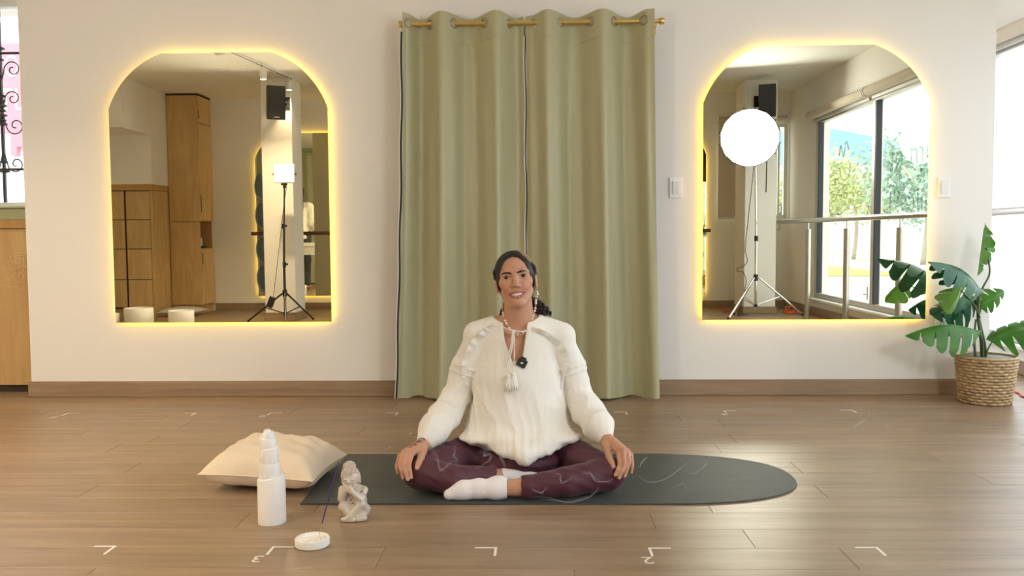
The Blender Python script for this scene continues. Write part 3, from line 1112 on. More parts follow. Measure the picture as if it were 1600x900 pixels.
# ballet barre
t = thing('ballet_barre', 'dark wooden barre mounted across the back mirror', 'barre', (-2.75, -5.6, 0.9))
wood_mat('barre_wood', (0.10, 0.055, 0.03), (0.16, 0.09, 0.05), 0.4, (1, 9, 9))
MB().cyl((-3.40, -5.56, 0.945), (-1.95, -5.56, 0.945), 0.021, 16).build('rail', 'barre_wood', t, 40)
for bx in (-3.1, -2.2):
    MB().cyl((bx, -5.56, 0.925), (bx, BACK + 0.033, 0.90), 0.012, 10).cyl((bx, BACK + 0.045, 0.90), (bx, BACK + 0.033, 0.90), 0.035, 14).build('bracket', 'steel', t)
t = thing('ballet_barre', 'dark wooden barre end beside the lowered blind', 'barre', (1.5, -5.6, 0.9))
MB().cyl((0.88, -5.56, 0.945), (2.13, -5.56, 0.945), 0.021, 16).build('rail', 'barre_wood', t, 40)
for bx in (1.0, 2.09):
    MB().cyl((bx, -5.56, 0.925), (bx, BACK + 0.033, 0.90), 0.012, 10).cyl((bx, BACK + 0.045, 0.90), (bx, BACK + 0.033, 0.90), 0.035, 14).build('bracket', 'steel', t)


# speakers
def speaker(label, c, rz, wall_pt):
    t = thing('wall_speaker', label, 'speaker', c, 'black speakers on the columns')
    R = rotz(rz) @ rotx(math.radians(-8))
    h, w_, dp = 0.345, 0.175, 0.16
    out = []
    for s in np.linspace(-1, 1, 13):                         # bowed front
        out.append((c[1] + dp / 2 - 0.018 + 0.018 * (1 - s * s), c[2] + s * h / 2))
    out += [(c[1] - dp / 2 + 0.03, c[2] + h / 2), (c[1] - dp / 2, c[2] + h / 2 - 0.05), (c[1] - dp / 2, c[2] - h / 2 + 0.05), (c[1] - dp / 2 + 0.03, c[2] - h / 2)]
    MB().prism(out, 'x', c[0] - w_ / 2, c[0] + w_ / 2).rot(c, R).build('cabinet', 'black_plastic', t)
    g_ = []
    for s in np.linspace(-0.95, 0.95, 13):
        g_.append([(x, c[1] + dp / 2 + 0.003 - 0.018 * s * s, c[2] + s * h / 2) for x in (c[0] - w_ / 2 + 0.008, c[0] + w_ / 2 - 0.008)])
    MB().sheet(np.array(g_)).rot(c, R).build('grille', 'dark_grille', t, True)
    MB().box(c[0] - 0.028, c[0] + 0.028, c[1] + dp / 2 - 0.011, c[1] + dp / 2 - 0.008, c[2] - h / 2 + 0.022, c[2] - h / 2 + 0.030).rot(c, R).build('badge', 'offwhite_plastic', t)
    wp = np.array(wall_pt)
    MB().cyl((c[0], c[1] - 0.03, c[2] + 0.03), wp, 0.016, 10).box(wp[0] - 0.04, wp[0] + 0.04, wp[1] - 0.0, wp[1] + 0.012, wp[2] - 0.06, wp[2] + 0.06).build('wall_bracket', 'black_metal', t)


speaker('black speaker on the column behind the video light panel', (-2.665, -4.22, 2.30), math.radians(-24), (-2.62, -4.448, 2.33))
speaker('black speaker on the column behind the round softbox', (2.545, -4.66, 2.335), math.radians(18), (2.50, -4.898, 2.36))

# ceiling track with spot heads
t = thing('track_light', 'white ceiling track with small spot heads', 'track light', (-2.66, -3.2, CEIL - 0.03))
TX = lambda y: -2.69 - (y + 3.3) * 0.128
MB().add([(TX(y) + s * 0.017, y, z) for y in (-0.9, -4.42) for s in (-1, 1) for z in (CEIL - 0.022, CEIL - 0.0005)],
         [(0, 1, 3, 2), (4, 6, 7, 5), (0, 4, 5, 1), (2, 3, 7, 6), (0, 2, 6, 4), (1, 5, 7, 3)]).build('rail', 'white_plastic', t)
MB().add([(TX(y) + s * 0.006, y, z) for y in (-0.9, -4.42) for s in (-1, 1) for z in (CEIL - 0.0235, CEIL - 0.0222)],
         [(0, 1, 3, 2), (4, 6, 7, 5), (0, 4, 5, 1), (2, 3, 7, 6), (0, 2, 6, 4), (1, 5, 7, 3)]).build('rail_slot', 'gap_dark', t)
for y in (-1.3, -2.3, -3.72, -4.34):  # the two heads nearest the front wall are unseen, added for warm light
    x = TX(y)
    h = MB().lathe([(0.0, 0.0), (0.030, 0.0), (0.034, -0.004), (0.035, -0.045), (0.032, -0.050), (0.032, -0.085), (0.029, -0.088), (0.029, -0.080), (0.0, -0.078)][::-1], (x, y, CEIL - 0.062), 24).build('spot_head', 'white_plastic', t, 40)
    MB().cyl((x, y, CEIL - 0.0235), (x, y, CEIL - 0.062), 0.009, 10).build('stem', 'white_plastic', h)
    MB().lathe([(0.0, -0.084), (0.027, -0.084)], (x, y, CEIL - 0.062), 20).build('bulb', 'lamp_warm', h)
    l = bpy.data.lights.new('track_bulb', 'SPOT')
    l.energy = {-3.72: 70, -4.34: 12}.get(y, 42)
    l.color = (1.0, 0.78, 0.52)
    l.spot_size = math.radians(120)
    l.spot_blend = 0.8
    l.shadow_soft_size = 0.03
    lo = bpy.data.objects.new('track_bulb', l)
    lo.location = (x, y, CEIL - 0.155)
    COL.objects.link(lo)
tag(MB().lathe([(0.0, -0.022), (0.030, -0.022), (0.045, -0.012), (0.05, 0.0), (0.0, 0.0)], (-2.875, -3.215, CEIL - 0.0005), 24).build('smoke_detector', 'white_plastic', None, 40),
    'small white smoke detector on the ceiling by the track', 'detector')


# ---- video panel light on a black stand
def tripod(t, c, feet, z_hub, z_low, r_leg, m_leg, r_foot_m='black_plastic'):
    c = np.array(c, float)
    for fx, fy in feet:
        top = np.array([c[0] + (fx - c[0]) * 0.07, c[1] + (fy - c[1]) * 0.07, z_hub])
        lg = MB().cyl(top, (fx, fy, 0.012), r_leg, 10).build('leg', m_leg, t)
        MB().ball((fx, fy, 0.012), r_leg * 1.5, 10, 6).build('rubber_foot', r_foot_m, lg)
        k = 0.5
        MB().cyl((c[0], c[1], z_low), top * (1 - k) + np.array([fx, fy, 0.012]) * k, r_leg * 0.7, 8).build('brace', m_leg, t)
    MB().cyl((c[0], c[1], z_hub - 0.03), (c[0], c[1], z_hub + 0.04), 0.024, 14).cyl((c[0], c[1], z_low - 0.015), (c[0], c[1], z_low + 0.015), 0.022, 14).build('hub', 'black_plastic', t)


PCX, PCY = -2.595, -4.14
t = thing('video_light', 'square white LED video panel on a black tripod', 'video light', (PCX, PCY, 0.0))
tripod(t, (PCX, PCY, 0), ((-3.03, -4.26), (-2.50, -3.82), (-2.385, -4.46)), 0.31, 0.10, 0.009, 'black_metal')
MB().cyl((PCX, PCY, 0.06), (PCX, PCY, 0.62), 0.013, 12).cyl((PCX, PCY, 0.62), (PCX + 0.01, PCY, 1.02), 0.011, 12).cyl((PCX + 0.01, PCY, 1.02), (PCX + 0.022, PCY, 1.42), 0.008, 12).build('pole', 'black_metal', t)
for zz in (0.62, 1.02):
    MB().cyl((PCX + 0.003, PCY, zz - 0.03), (PCX + 0.003, PCY, zz + 0.02), 0.019, 12).box(PCX + 0.015, PCX + 0.04, PCY - 0.008, PCY + 0.008, zz - 0.012, zz + 0.008).build('clamp', 'black_plastic', t)
MB().cyl((PCX + 0.022, PCY, 1.41), (PCX + 0.022, PCY, 1.455), 0.016, 12).box(PCX - 0.01, PCX + 0.05, PCY - 0.012, PCY + 0.012, 1.44, 1.46).build('ball_head', 'black_plastic', t)
px0, px1, pz0, pz1 = -2.678, -2.460, 1.462, 1.660
hd = MB().box(px0, px1, PCY - 0.02, PCY + 0.02, pz0, pz1, 0.005).build('panel_housing', 'offwhite_plastic', t)
MB().box(px0 + 0.012, px1 - 0.012, PCY + 0.0202, PCY + 0.023, pz0 + 0.022, pz1 - 0.010).build('light_face', 'led_white', hd)
MB().cyl((px0 - 0.012, PCY, 1.555), (px0, PCY, 1.555), 0.012, 10).cyl((px1, PCY, 1.555), (px1 + 0.012, PCY, 1.555), 0.012, 10).build('side_knob', 'black_plastic', hd)
t = thing('power_adapter', 'black power adapter hanging on the tripod leg of the video panel', 'power adapter', (-2.735, -4.1, 0.16))
MB().box(-2.765, -2.700, -4.115, -4.085, 0.165, 0.285, 0.006).rot((-2.73, -4.1, 0.22), roty(math.radians(22))).build('brick', 'black_plastic', t)
MB().tube(spline([(-2.705, -4.1, 0.28), (-2.665, -4.1, 0.55), (-2.615, -4.12, 0.95), (-2.583, -4.15, 1.25), (-2.56, -4.165, 1.42), (-2.57, -4.165, 1.47)], 8), 0.0028, 6).build('cable', 'black_plastic', t, True)

# ---- softbox on a chrome stand
SX, SY = 2.43, -4.62
t = thing('softbox_light', 'round white softbox on a chrome tripod stand', 'softbox', (SX, SY, 0.0))
tripod(t, (SX, SY, 0), ((2.065, -4.30), (2.97, -4.72), (2.25, -4.84)), 0.42, 0.12, 0.0105, 'chrome')
MB().cyl((SX, SY, 0.08), (SX, SY, 0.85), 0.0145, 12).cyl((SX, SY, 0.85), (SX - 0.02, SY, 1.80), 0.0115, 12).build('pole', 'chrome', t, 40)
MB().cyl((SX, SY, 0.82), (SX, SY, 0.88), 0.021, 12).build('clamp', 'black_plastic', t)
SC = np.array([2.283, -4.36, 1.905])
nrm = np.array([-0.28, 1.0, -0.26])
nrm /= np.linalg.norm(nrm)
e1 = np.cross(nrm, (0, 0, 1.0))
e1 /= np.linalg.norm(e1)
e2 = np.cross(e1, nrm)
NS, RS = 16, 0.302
ring = [SC + RS * (math.cos(2 * PI * (k + .5) / NS) * e1 + math.sin(2 * PI * (k + .5) / NS) * e2) for k in range(NS)]
mb = MB()
mb.add([SC + nrm * 0.012] + [p for p in ring], [(0, 1 + k, 1 + (k + 1) % NS) for k in range(NS)])
mb.build('diffuser', 'softbox_white', t, True)
back = SC - nrm * 0.20
mb = MB()
r2 = [back + (p - SC) * 0.62 for p in ring]
r3 = [SC - nrm * 0.27 + (p - SC) * 0.18 for p in ring]
mb.add(ring + r2 + r3, [(k, (k + 1) % NS, NS + (k + 1) % NS, NS + k) for k in range(NS)] + [(NS + k, NS + (k + 1) % NS, 2 * NS + (k + 1) % NS, 2 * NS + k) for k in range(NS)])
mb.build('black_hood', 'black_plastic', t)
MB().tube(ring, 0.005, 6, closed=True).build('rim', 'black_plastic', t)
for k in range(NS):
    MB().cyl(ring[k] - nrm * 0.01, SC + (ring[k] - SC) * 1.05 - nrm * 0.004, 0.006, 6).build('rib_tip', 'black_plastic', t)
MB().cyl(SC - nrm * 0.26, SC - nrm * 0.42, 0.055, 18).cyl((SX - 0.02, SY, 1.80), SC - nrm * 0.30, 0.014, 10).build('lamp_head', 'black_plastic', t, 40)
MB().tube([(2.489, -4.45, 1.66), (2.487, -4.45, 1.55), (2.484, -4.45, 1.34)], 0.006, 4).build('strap', 'black_plastic', t)
MB().tube(spline([(2.40, -4.60, 1.72), (2.37, -4.58, 1.45), (2.33, -4.56, 1.1), (2.29, -4.52, 0.74), (2.315, -4.53, 0.62), (2.28, -4.52, 0.56), (2.21, -4.5, 0.53), (2.20, -4.5, 0.50), (2.26, -4.5, 0.49), (2.295, -4.5, 0.39), (2.26, -4.5, 0.2), (2.22, -4.52, 0.03), (2.30, -4.75, 0.006), (2.42, -4.85, 0.006)], 8), 0.004, 6).build('cable', 'black_plastic', t, True)

# ---- orange extension cord coiled by the column
rg = random.Random(8)
pts = []
for k in range(40):
    a = k * 0.62
    pts.append((2.93 + 0.11 * math.cos(a) * (0.7 + 0.3 * rg.random()), -4.99 + 0.15 * math.sin(a * 0.93) * (0.8 + 0.3 * rg.random()), 0.0062 + 0.010 * (k % 6) * 0.6 + 0.06 * max(0, math.sin(a * .4)) * (k > 25)))
pts += [(3.05, -4.7, 0.0062), (3.04, -4.3, 0.0062), (3.0, -3.6, 0.0062), (3.03, -2.4, 0.0062), (3.02, -1.2, 0.0062), (2.99, -0.2, 0.0062)]
o = MB().tube(spline(pts, 5), 0.006, 6).build('extension_cord', 'orange_rubber', None, True)
tag(o, 'orange extension cord heaped on the floor beside the column', 'cord')
o = MB().tube(spline([(2.12, -5.55, 0.006), (2.25, -5.5, 0.006), (2.32, -5.2, 0.006), (2.25, -4.98, 0.006), (2.18, -5.1, 0.006), (2.28, -5.3, 0.008)], 8), 0.006, 6).build('extension_cord', 'orange_rubber', None, True)
tag(o, 'short loop of orange cord on the floor behind the softbox stand', 'cord')
o = MB().tube(spline([(2.276, -0.02, 0.365), (2.30, -0.05, 0.36), (2.345, -0.07, 0.34), (2.375, -0.06, 0.30), (2.43, -0.03, 0.12), (2.50, 0.06, 0.0062), (2.60, 0.17, 0.0062), (2.70, 0.13, 0.0062), (2.715, 0.0, 0.0062), (2.68, -0.12, 0.0062), (2.72, -0.5, 0.0062)], 8), 0.006, 6).build('extension_cord', 'orange_rubber', None, True)
tag(o, 'orange cord running from the outlet past the woven basket', 'cord')

# ---- stainless steel railing in front of the street window
t = thing('handrail', 'stainless steel railing in front of the street window', 'railing', (2.9, -2.5, 0.0))
MB().cyl((2.9, -5.45, 1.035), (2.9, 0.95, 1.035), 0.024, 18).build('top_rail', 'steel', t, 40)
for y in (-4.34, -3.235, -2.09, -0.95, 0.75):
    p = MB().cyl((2.9, y, 0.0005), (2.9, y, 0.945), 0.028, 18).build('post', 'steel', t, 40)
    MB().cyl((2.9, y, 0.0005), (2.9, y, 0.012), 0.05, 20).build('foot_flange', 'steel', p, 40)
    MB().cyl((2.9, y, 0.945), (2.9, y, 1.02), 0.007, 10).build('pin', 'chrome', p)
MB().cyl((2.9, -5.38, 1.02), (2.9, -5.38, 0.95), 0.007, 8).cyl((2.9, -5.38, 0.95), (2.86, -5.38, 0.95), 0.007, 8).build('end_hook', 'steel', t)

# ================================================================== THE STREET OUTSIDE
mat('pavement', (0.42, 0.41, 0.40), 0.9, var=0.08)
mat('lawn', (0.33, 0.40, 0.10), 0.9, var=0.15, vscale=(2, 2, 2), bump=0.5, bscale=30)
mat('leaf_light', (0.50, 0.55, 0.30), 0.7, var=0.25, vscale=(1.5, 1.5, 1.5))
mat('leaf_teal', (0.34, 0.47, 0.42), 0.7, var=0.25, vscale=(1.5, 1.5, 1.5))
mat('bark', (0.42, 0.38, 0.33), 0.9)
mat('roof_blue', (0.25, 0.42, 0.60), 0.5)
mat('car_white', (0.75, 0.76, 0.78), 0.2, coat=1.0)
mat('car_blue', (0.35, 0.45, 0.62), 0.2, coat=1.0)
mat('car_glass', (0.05, 0.06, 0.08), 0.1)
structure(MB().box(-70, 90, -120, 60, -0.30, -0.125).build('ground', 'pavement'), 'pale pavement outside the windows')
tag(MB().box(4.6, 9.0, -27.5, -15.5, -0.124, -0.10).build('lawn_strip', 'lawn'), 'strip of sunlit lawn seen through the street window', 'lawn', kind='stuff')


def tree(label, x, y, h, r, material, seed, n=4200):
    t = thing('street_tree', label, 'tree', (x, y, -0.125), 'trees across the street')
    rg = np.random.default_rng(seed)
    tp = spline([(x, y, -0.125), (x + 0.1, y, h * 0.25), (x - 0.05, y + 0.1, h * 0.5)], 5)
    MB().tube(tp, np.linspace(0.09, 0.06, len(tp)), 8).build('trunk', 'bark', t, True)
    for k in range(4):
        a = k * 1.7 + seed
        MB().tube([tp[-1] + (0, 0, -0.2), tp[-1] + np.array([math.cos(a) * r * .5, math.sin(a) * r * .5, h * 0.2])], [0.07, 0.03], 6).build('branch', 'bark', t)
    cl = [np.array([x, y, h * 0.60]) + rg.uniform(-1, 1, 3) * np.array([r * .62, r * .62, h * .16]) for _ in range(9)]
    v, f = [], []
    for k in range(n):
        c = cl[k % 9] + rg.normal(0, 1, 3) * r * 0.19
        a, b = rg.normal(0, 1, 3), rg.normal(0, 1, 3)
        a /= np.linalg.norm(a)
        b -= a * np.dot(a, b)
        b /= np.linalg.norm(b)
        s = rg.uniform(0.05, 0.12)
        i = len(v)
        v += [c - a * s, c + b * s * 0.5, c + a * s, c - b * s * 0.5]
        f.append((i, i + 1, i + 2, i + 3))
    o = mesh_obj('foliage', np.array(v), f, material, t)
    o['kind'] = 'stuff'


tree('pale green tree across the street behind the lettered pane', 12.4, -28.6, 4.4, 2.2, 'leaf_light', 1)
tree('bluish green tree across the street near the mirror edge', 12.3, -22.5, 4.6, 2.1, 'leaf_teal', 2)
tree('yellow-green tree across the street beside the window mullion', 12.4, -34.0, 4.4, 2.4, 'leaf_light', 3)
tree('dark bush-like tree across the street behind the railing post', 9.6, -38.6, 3.4, 1.6, 'leaf_teal', 4, 2200)
tree('low green tree seen through the back window', 9.6, -16.0, 3.6, 1.5, 'leaf_teal', 5, 2200)


def car(label, x, y, rz, paint):
    t = thing('parked_car', label, 'car', (x, y, -0.125), 'cars parked across the street')
    R = rotz(rz)
    c = (x, y, -0.125)
    side = [(-2.1, 0.30), (-2.12, 0.62), (-1.95, 0.80), (-1.2, 0.88), (-0.65, 1.36), (0.75, 1.40), (1.45, 0.95), (2.05, 0.86), (2.12, 0.55), (2.08, 0.28)]
    MB().prism([(x + a, -0.125 + b) for a, b in side], 'y', y - 0.85, y + 0.85).rot(c, R).build('body', paint, t)
    gl = [(-1.05, 0.90), (-0.58, 1.29), (0.70, 1.33), (1.28, 0.95)]
    MB().prism([(x + a, -0.125 + b) for a, b in gl], 'y', y - 0.86, y + 0.86).rot(c, R).build('side_glass', 'car_glass', t)
    for a in (-1.3, 1.3):
        for s in (-1, 1):
            MB().lathe([(0.0, -0.1), (0.32, -0.1), (0.33, 0.0), (0.32, 0.1), (0.0, 0.1)], (x + a, y + s * 0.80, 0.21), 18, 'y').rot(c, R).build('wheel', 'black_plastic', t, 40)


car('white car parked behind the lawn strip', 31.5, -88.0, math.radians(12), 'car_white')
car('pale blue car parked behind the lawn strip', 36.5, -90.0, math.radians(8), 'car_blue')
hb = thing('far_house', 'pale house with blue roof edge beyond the trees', 'building', (17, -52, -0.125))
MB().box(10, 26, -60, -50, -0.125, 5.2).build('wall', 'sign_white', hb)
MB().prism([(9.3, 5.2), (26.5, 5.2), (26.5, 5.8), (17.5, 7.6), (9.3, 6.0)], 'y', -60.5, -49.4).build('roof', 'roof_blue', hb)
for k in range(4):
    wn = MB().box(11.5 + k * 3.2, 13.1 + k * 3.2, -50.0, -49.95, 2.0, 3.8).build('window', 'car_glass', hb)

# ================================================================== SIGNED DISTANCE SHAPES
def axis_pts(lo, hi, coarse, fine_ranges):
    """grid coordinates with finer steps in some ranges [(a, b, step), ...]"""
    out = [lo]
    while out[-1] < hi:
        x = out[-1]
        st = coarse
        for a, b, s in fine_ranges:
            if a - 1e-9 <= x < b:
                st = min(st, s)
            elif x < a < x + st:
                st = min(st, max(a - x, s))
        out.append(x + st)
    return np.array(out, np.float32)


class Field:
    def __init__(self, xs, ys, zs):
        self.ax = [np.asarray(a, np.float32) for a in (xs, ys, zs)]
        self.F = np.full([len(a) for a in self.ax], 0.2, np.float32)

    def _sub(self, lo, hi):
        sl, g = [], []
        for k in range(3):
            i0 = max(int(np.searchsorted(self.ax[k], lo[k])) - 1, 0)
            i1 = min(int(np.searchsorted(self.ax[k], hi[k])) + 1, len(self.ax[k]))
            sl.append(slice(i0, i1))
            sh = [1, 1, 1]
            sh[k] = -1
            g.append(self.ax[k][i0:i1].reshape(sh))
        return tuple(sl), g

    def op(self, fn, lo, hi, k=0.01, mode='add'):
        sl, (X, Y, Z) = self._sub(np.asarray(lo) - 0.03 - k, np.asarray(hi) + 0.03 + k)
        if any(s.stop <= s.start for s in sl):
            return
        d = fn(X, Y, Z)
        F = self.F[sl]
        if mode == 'add':
            if k > 0:
                h = np.clip(0.5 + 0.5 * (F - d) / k, 0, 1)
                self.F[sl] = F + (d - F) * h - k * h * (1 - h)
            else:
                self.F[sl] = np.minimum(F, d)
        else:
            d = -d
            if k > 0:
                h = np.clip(0.5 - 0.5 * (F - d) / k, 0, 1)
                self.F[sl] = F + (d - F) * h + k * h * (1 - h)
            else:
                self.F[sl] = np.maximum(F, d)

    def cone(self, a, b, ra, rb, k=0.01, mode='add', sq=None):
        """round cone from a to b; sq=(sx,sy,sz) widens the section along the axes"""
        a, b = np.asarray(a, float), np.asarray(b, float)
        s = np.ones(3) if sq is None else np.asarray(sq, float)
        m = max(ra, rb) * s.max()

        def fn(X, Y, Z):
            px, py, pz = (X - a[0]) / s[0], (Y - a[1]) / s[1], (Z - a[2]) / s[2]
            bx, by, bz = (b - a) / s
            den = bx * bx + by * by + bz * bz + 1e-12
            t = np.clip((px * bx + py * by + pz * bz) / den, 0, 1)
            return (np.sqrt((px - t * bx) ** 2 + (py - t * by) ** 2 + (pz - t * bz) ** 2) - (ra + (rb - ra) * t)) * s.min()
        self.op(fn, np.minimum(a, b) - m, np.maximum(a, b) + m, k, mode)

    def chain(self, pts, rad, k=0.01, mode='add'):
        for i in range(len(pts) - 1):
            self.cone(pts[i], pts[i + 1], rad[i], rad[i + 1], k, mode)

    def ell(self, c, r, k=0.01, mode='add', R=None):
        """ellipsoid, optionally turned by the matrix R (columns = its axes)"""
        c, r = np.asarray(c, float), np.asarray(r, float)
        m = r.max() if R is not None else r

        def fn(X, Y, Z):
            x, y, z = X - c[0], Y - c[1], Z - c[2]
            if R is not None:
                x, y, z = [x * R[0][i] + y * R[1][i] + z * R[2][i] for i in range(3)]
            k0 = np.sqrt((x / r[0]) ** 2 + (y / r[1]) ** 2 + (z / r[2]) ** 2)
            k1 = np.sqrt((x / r[0] ** 2) ** 2 + (y / r[1] ** 2) ** 2 + (z / r[2] ** 2) ** 2) + 1e-9
            return k0 * (k0 - 1) / k1
        self.op(fn, c - m, c + m, k, mode)

    def mesh(self):
        """surface nets on the rectilinear grid"""
        F = self.F
        S = F < 0
        nx, ny, nz = F.shape
        cnt = np.zeros((nx - 1, ny - 1, nz - 1), np.uint8)
        for i in (0, 1):
            for j in (0, 1):
                for k in (0, 1):
                    cnt += S[i:nx - 1 + i, j:ny - 1 + j, k:nz - 1 + k]
        act = (cnt > 0) & (cnt < 8)
        idx = np.full(act.shape, -1, np.int32)
        I, J, K = np.nonzero(act)
        idx[I, J, K] = np.arange(len(I))
        pos = np.zeros((len(I), 3), np.float64)
        w = np.zeros(len(I))
        cor = [(i, j, k) for i in (0, 1) for j in (0, 1) for k in (0, 1)]
        for a in cor:
            for ax in range(3):
                if a[ax] == 0:
                    b = list(a)
                    b[ax] = 1
                    fa = F[I + a[0], J + a[1], K + a[2]]
                    fb = F[I + b[0], J + b[1], K + b[2]]
                    m = (fa < 0) != (fb < 0)
                    t = np.where(m, fa / np.where(m, fa - fb, 1), 0)
                    p = np.tile(np.array(a, float), (len(I), 1))
                    p[:, ax] = t
                    pos[m] += p[m]
                    w[m] += 1
        pos /= w[:, None]
        V = np.zeros_like(pos)
        for ax, ii in enumerate((I, J, K)):
            A = self.ax[ax]
            V[:, ax] = A[ii] + pos[:, ax] * (A[ii + 1] - A[ii])
        faces = []
        for ax in range(3):
            sl0, sl1 = [slice(None)] * 3, [slice(None)] * 3
            sl0[ax], sl1[ax] = slice(0, -1), slice(1, None)
            ch = S[tuple(sl0)] != S[tuple(sl1)]
            b, c = [(1, 2), (2, 0), (0, 1)][ax]
            e = np.argwhere(ch)
            e = e[(e[:, b] > 0) & (e[:, c] > 0) & (e[:, b] < F.shape[b] - 1) & (e[:, c] < F.shape[c] - 1)]
            q = []
            for db, dc in ((1, 1), (0, 1), (0, 0), (1, 0)):
                g = e.copy()
                g[:, b] -= db
                g[:, c] -= dc
                q.append(idx[g[:, 0], g[:, 1], g[:, 2]])
            q = np.stack(q, 1)
            inside = S[e[:, 0], e[:, 1], e[:, 2]]
            q[~inside] = q[~inside][:, ::-1]
            faces.append(q)
        return V, np.concatenate(faces, 0)


def smooth_mesh(V, Fq, it=2, lam=0.5):
    """light Laplacian smoothing of a quad mesh"""
    n = len(V)
    E = np.concatenate([Fq[:, [0, 1]], Fq[:, [1, 2]], Fq[:, [2, 3]], Fq[:, [3, 0]]])
    deg = np.bincount(E[:, 0], minlength=n) + np.bincount(E[:, 1], minlength=n)
    for s in range(it):
        acc = np.zeros_like(V)
        for c in range(3):
            acc[:, c] = np.bincount(E[:, 0], V[E[:, 1], c], n) + np.bincount(E[:, 1], V[E[:, 0], c], n)
        V = V + lam * (acc / np.maximum(deg, 1)[:, None] - V)
    return V


# ================================================================== ON THE FLOOR
# ---- yoga mat
mat('mat_rubber', (0.052, 0.060, 0.058), 0.55, var=0.12, vscale=(5, 14, 5), bump=0.12, bscale=500)
XC, YC, HW = 0.42, -1.683, 0.331
out = [(-0.777, YC - HW), (XC, YC - HW)]
for a in np.linspace(-PI / 2, PI / 2, 41)[1:-1]:
    c_, s_ = math.cos(a), math.sin(a)
    out.append((XC + 0.528 * abs(c_) ** (2 / 2.35), YC + HW * math.copysign(abs(s_) ** (2 / 2.35), s_)))
out += [(XC, YC + HW), (-0.765, YC + HW), (-0.783, YC + HW - 0.006), (-0.790, YC + HW - 0.02)]
n = len(out)
mb = MB()
cen = np.mean(out, 0)
rings = [(0.0, 1.0), (0.0035, 1.0), (0.005, 0.9985), (0.005, 0.985)]
v = []
for z, s in rings:
    v += [(cen[0] + (p - cen[0]) * s, cen[1] + (q - cen[1]) * s, z + 0.0005) for p, q in out]
f = [tuple(range(n))[::-1], tuple(3 * n + i for i in range(n))]
for r in range(3):
    f += [(r * n + i, r * n + (i + 1) % n, (r + 1) * n + (i + 1) % n, (r + 1) * n + i) for i in range(n)]
mb.add(v, f)
tag(mb.build('yoga_mat', 'mat_rubber', None, 30), 'dark grey rubber yoga mat with one rounded end', 'yoga mat')

# ---- cream floor pillow
mat('pillow_linen', (0.74, 0.62, 0.47), 0.85, var=0.05, vscale=(9, 9, 9), bump=0.08, bscale=420, sheen=0.2)
t = thing('pillow', 'cream linen pillow lying behind the crystal tower', 'pillow', (-0.95, -1.70, 0.0))
v, f, seam = cushion_mesh((-1.173, -1.881, 0.066), (-0.752, -1.949, 0.060), (-0.722, -1.545, 0.052), (-1.14, -1.46, 0.075), 0.178, 40, 0.07, seed=11, wr=0.007)
v[:, 2] = np.where(v[:, 2] < 0.03, 0.0075 + np.maximum(v[:, 2] + 0.02, 0) * 0.45, v[:, 2])
seam[:, 2] = np.maximum(seam[:, 2], 0.012)
mesh_obj('cover', v, f, 'pillow_linen', t, True)
MB().tube(seam, 0.0022, 5, closed=True).build('seam', 'pillow_linen', t, True)

# ---- selenite tower: slanted carved steps
mat('selenite', (0.86, 0.85, 0.83), 0.38, bump=0.18, bscale=40, bstretch=(4, 4, 0.25), sss=0.25, coat=0.3)
TC = np.array([-0.818, -2.19])
tiers = [(0.0, 0.146, 0.0430, 0.0415, 0.007, 0.3), (0.146, 0.192, 0.0325, 0.0315, 0.004, 2.4), (0.192, 0.237, 0.0300, 0.0285, 0.005, 0.2), (0.237, 0.270, 0.0260, 0.0240, 0.004, 2.2), (0.270, 0.284, 0.0205, 0.0185, 0.003, 0.5), (0.284, 0.291, 0.0140, 0.0110, 0.002, 2.0)]
seg = 40
rings = []
zprev = None
for (z0, z1, ra, rb, sl, ph) in tiers:
    def ring(r, z, slo, p, cx):
        return [(TC[0] + cx + r * math.cos(a) * (1 + 0.015 * math.sin(5 * a + p)), TC[1] + r * math.sin(a), z + slo * math.cos(a - p)) for a in np.arange(seg) * 2 * PI / seg]
    cx0 = -0.008 * z0 / 0.29
    base = zprev if zprev else (0.0, 0.0)
    rings.append(ring(ra, z0 + 0.0008, base[0], base[1], cx0))
    rings.append(ring(rb + 0.0012, z1 - 0.004, sl, ph, cx0))
    rings.append(ring(rb - 0.0012, z1, sl, ph, cx0))
    zprev = (sl, ph)
rings.append([(TC[0] - 0.008, TC[1], 0.292)] * seg)
mb = MB()
mb.sheet(np.array(rings).transpose(1, 0, 2), closed_u=True)
tag(mb.build('selenite_tower', 'selenite', None, 35), 'white stepped selenite crystal tower in front of the pillow', 'crystal')

# ---- incense dish and stick
mat('plaster', (0.84, 0.81, 0.76), 0.6, bump=0.06, bscale=120)
HC = np.array([-0.6385, -2.394, 0.0005])
t = thing('incense_holder', 'round white plaster incense dish with embossed rim', 'incense holder', tuple(HC))
MB().lathe([(0.0, 0.0), (0.046, 0.0), (0.049, 0.003), (0.0495, 0.020), (0.0475, 0.0235), (0.034, 0.0235), (0.032, 0.0225), (0.030, 0.018), (0.0, 0.016)], HC, 48).build('dish', 'plaster', t, 40)
mb = MB()
for k in range(22):
    a = 2 * PI * k / 22
    c = HC + np.array([0.0405 * math.cos(a), 0.0405 * math.sin(a), 0.0235])
    q = MB().ball((0, 0, 0), 0.0048, 8, 5, (0.55, 1.0, 0.45))
    mb.add(q.arrays()[0] @ rotz(a + 0.5).T + c, q.f)
o = mb.build('embossed_pattern', 'plaster', t, True)
o['kind'] = 'stuff'
MB().lathe([(0.0, 0.0), (0.004, 0.0), (0.004, 0.006), (0.0, 0.007)], HC + (0.018, 0.002, 0.0165), 12).build('stick_socket', 'plaster', t)
mat('incense_purple', (0.055, 0.03, 0.16), 0.8)
mat('bamboo', (0.55, 0.35, 0.16), 0.6)
t = thing('incense_stick', 'purple incense stick leaning out of the white dish', 'incense stick', (-0.62, -2.392, 0.022))
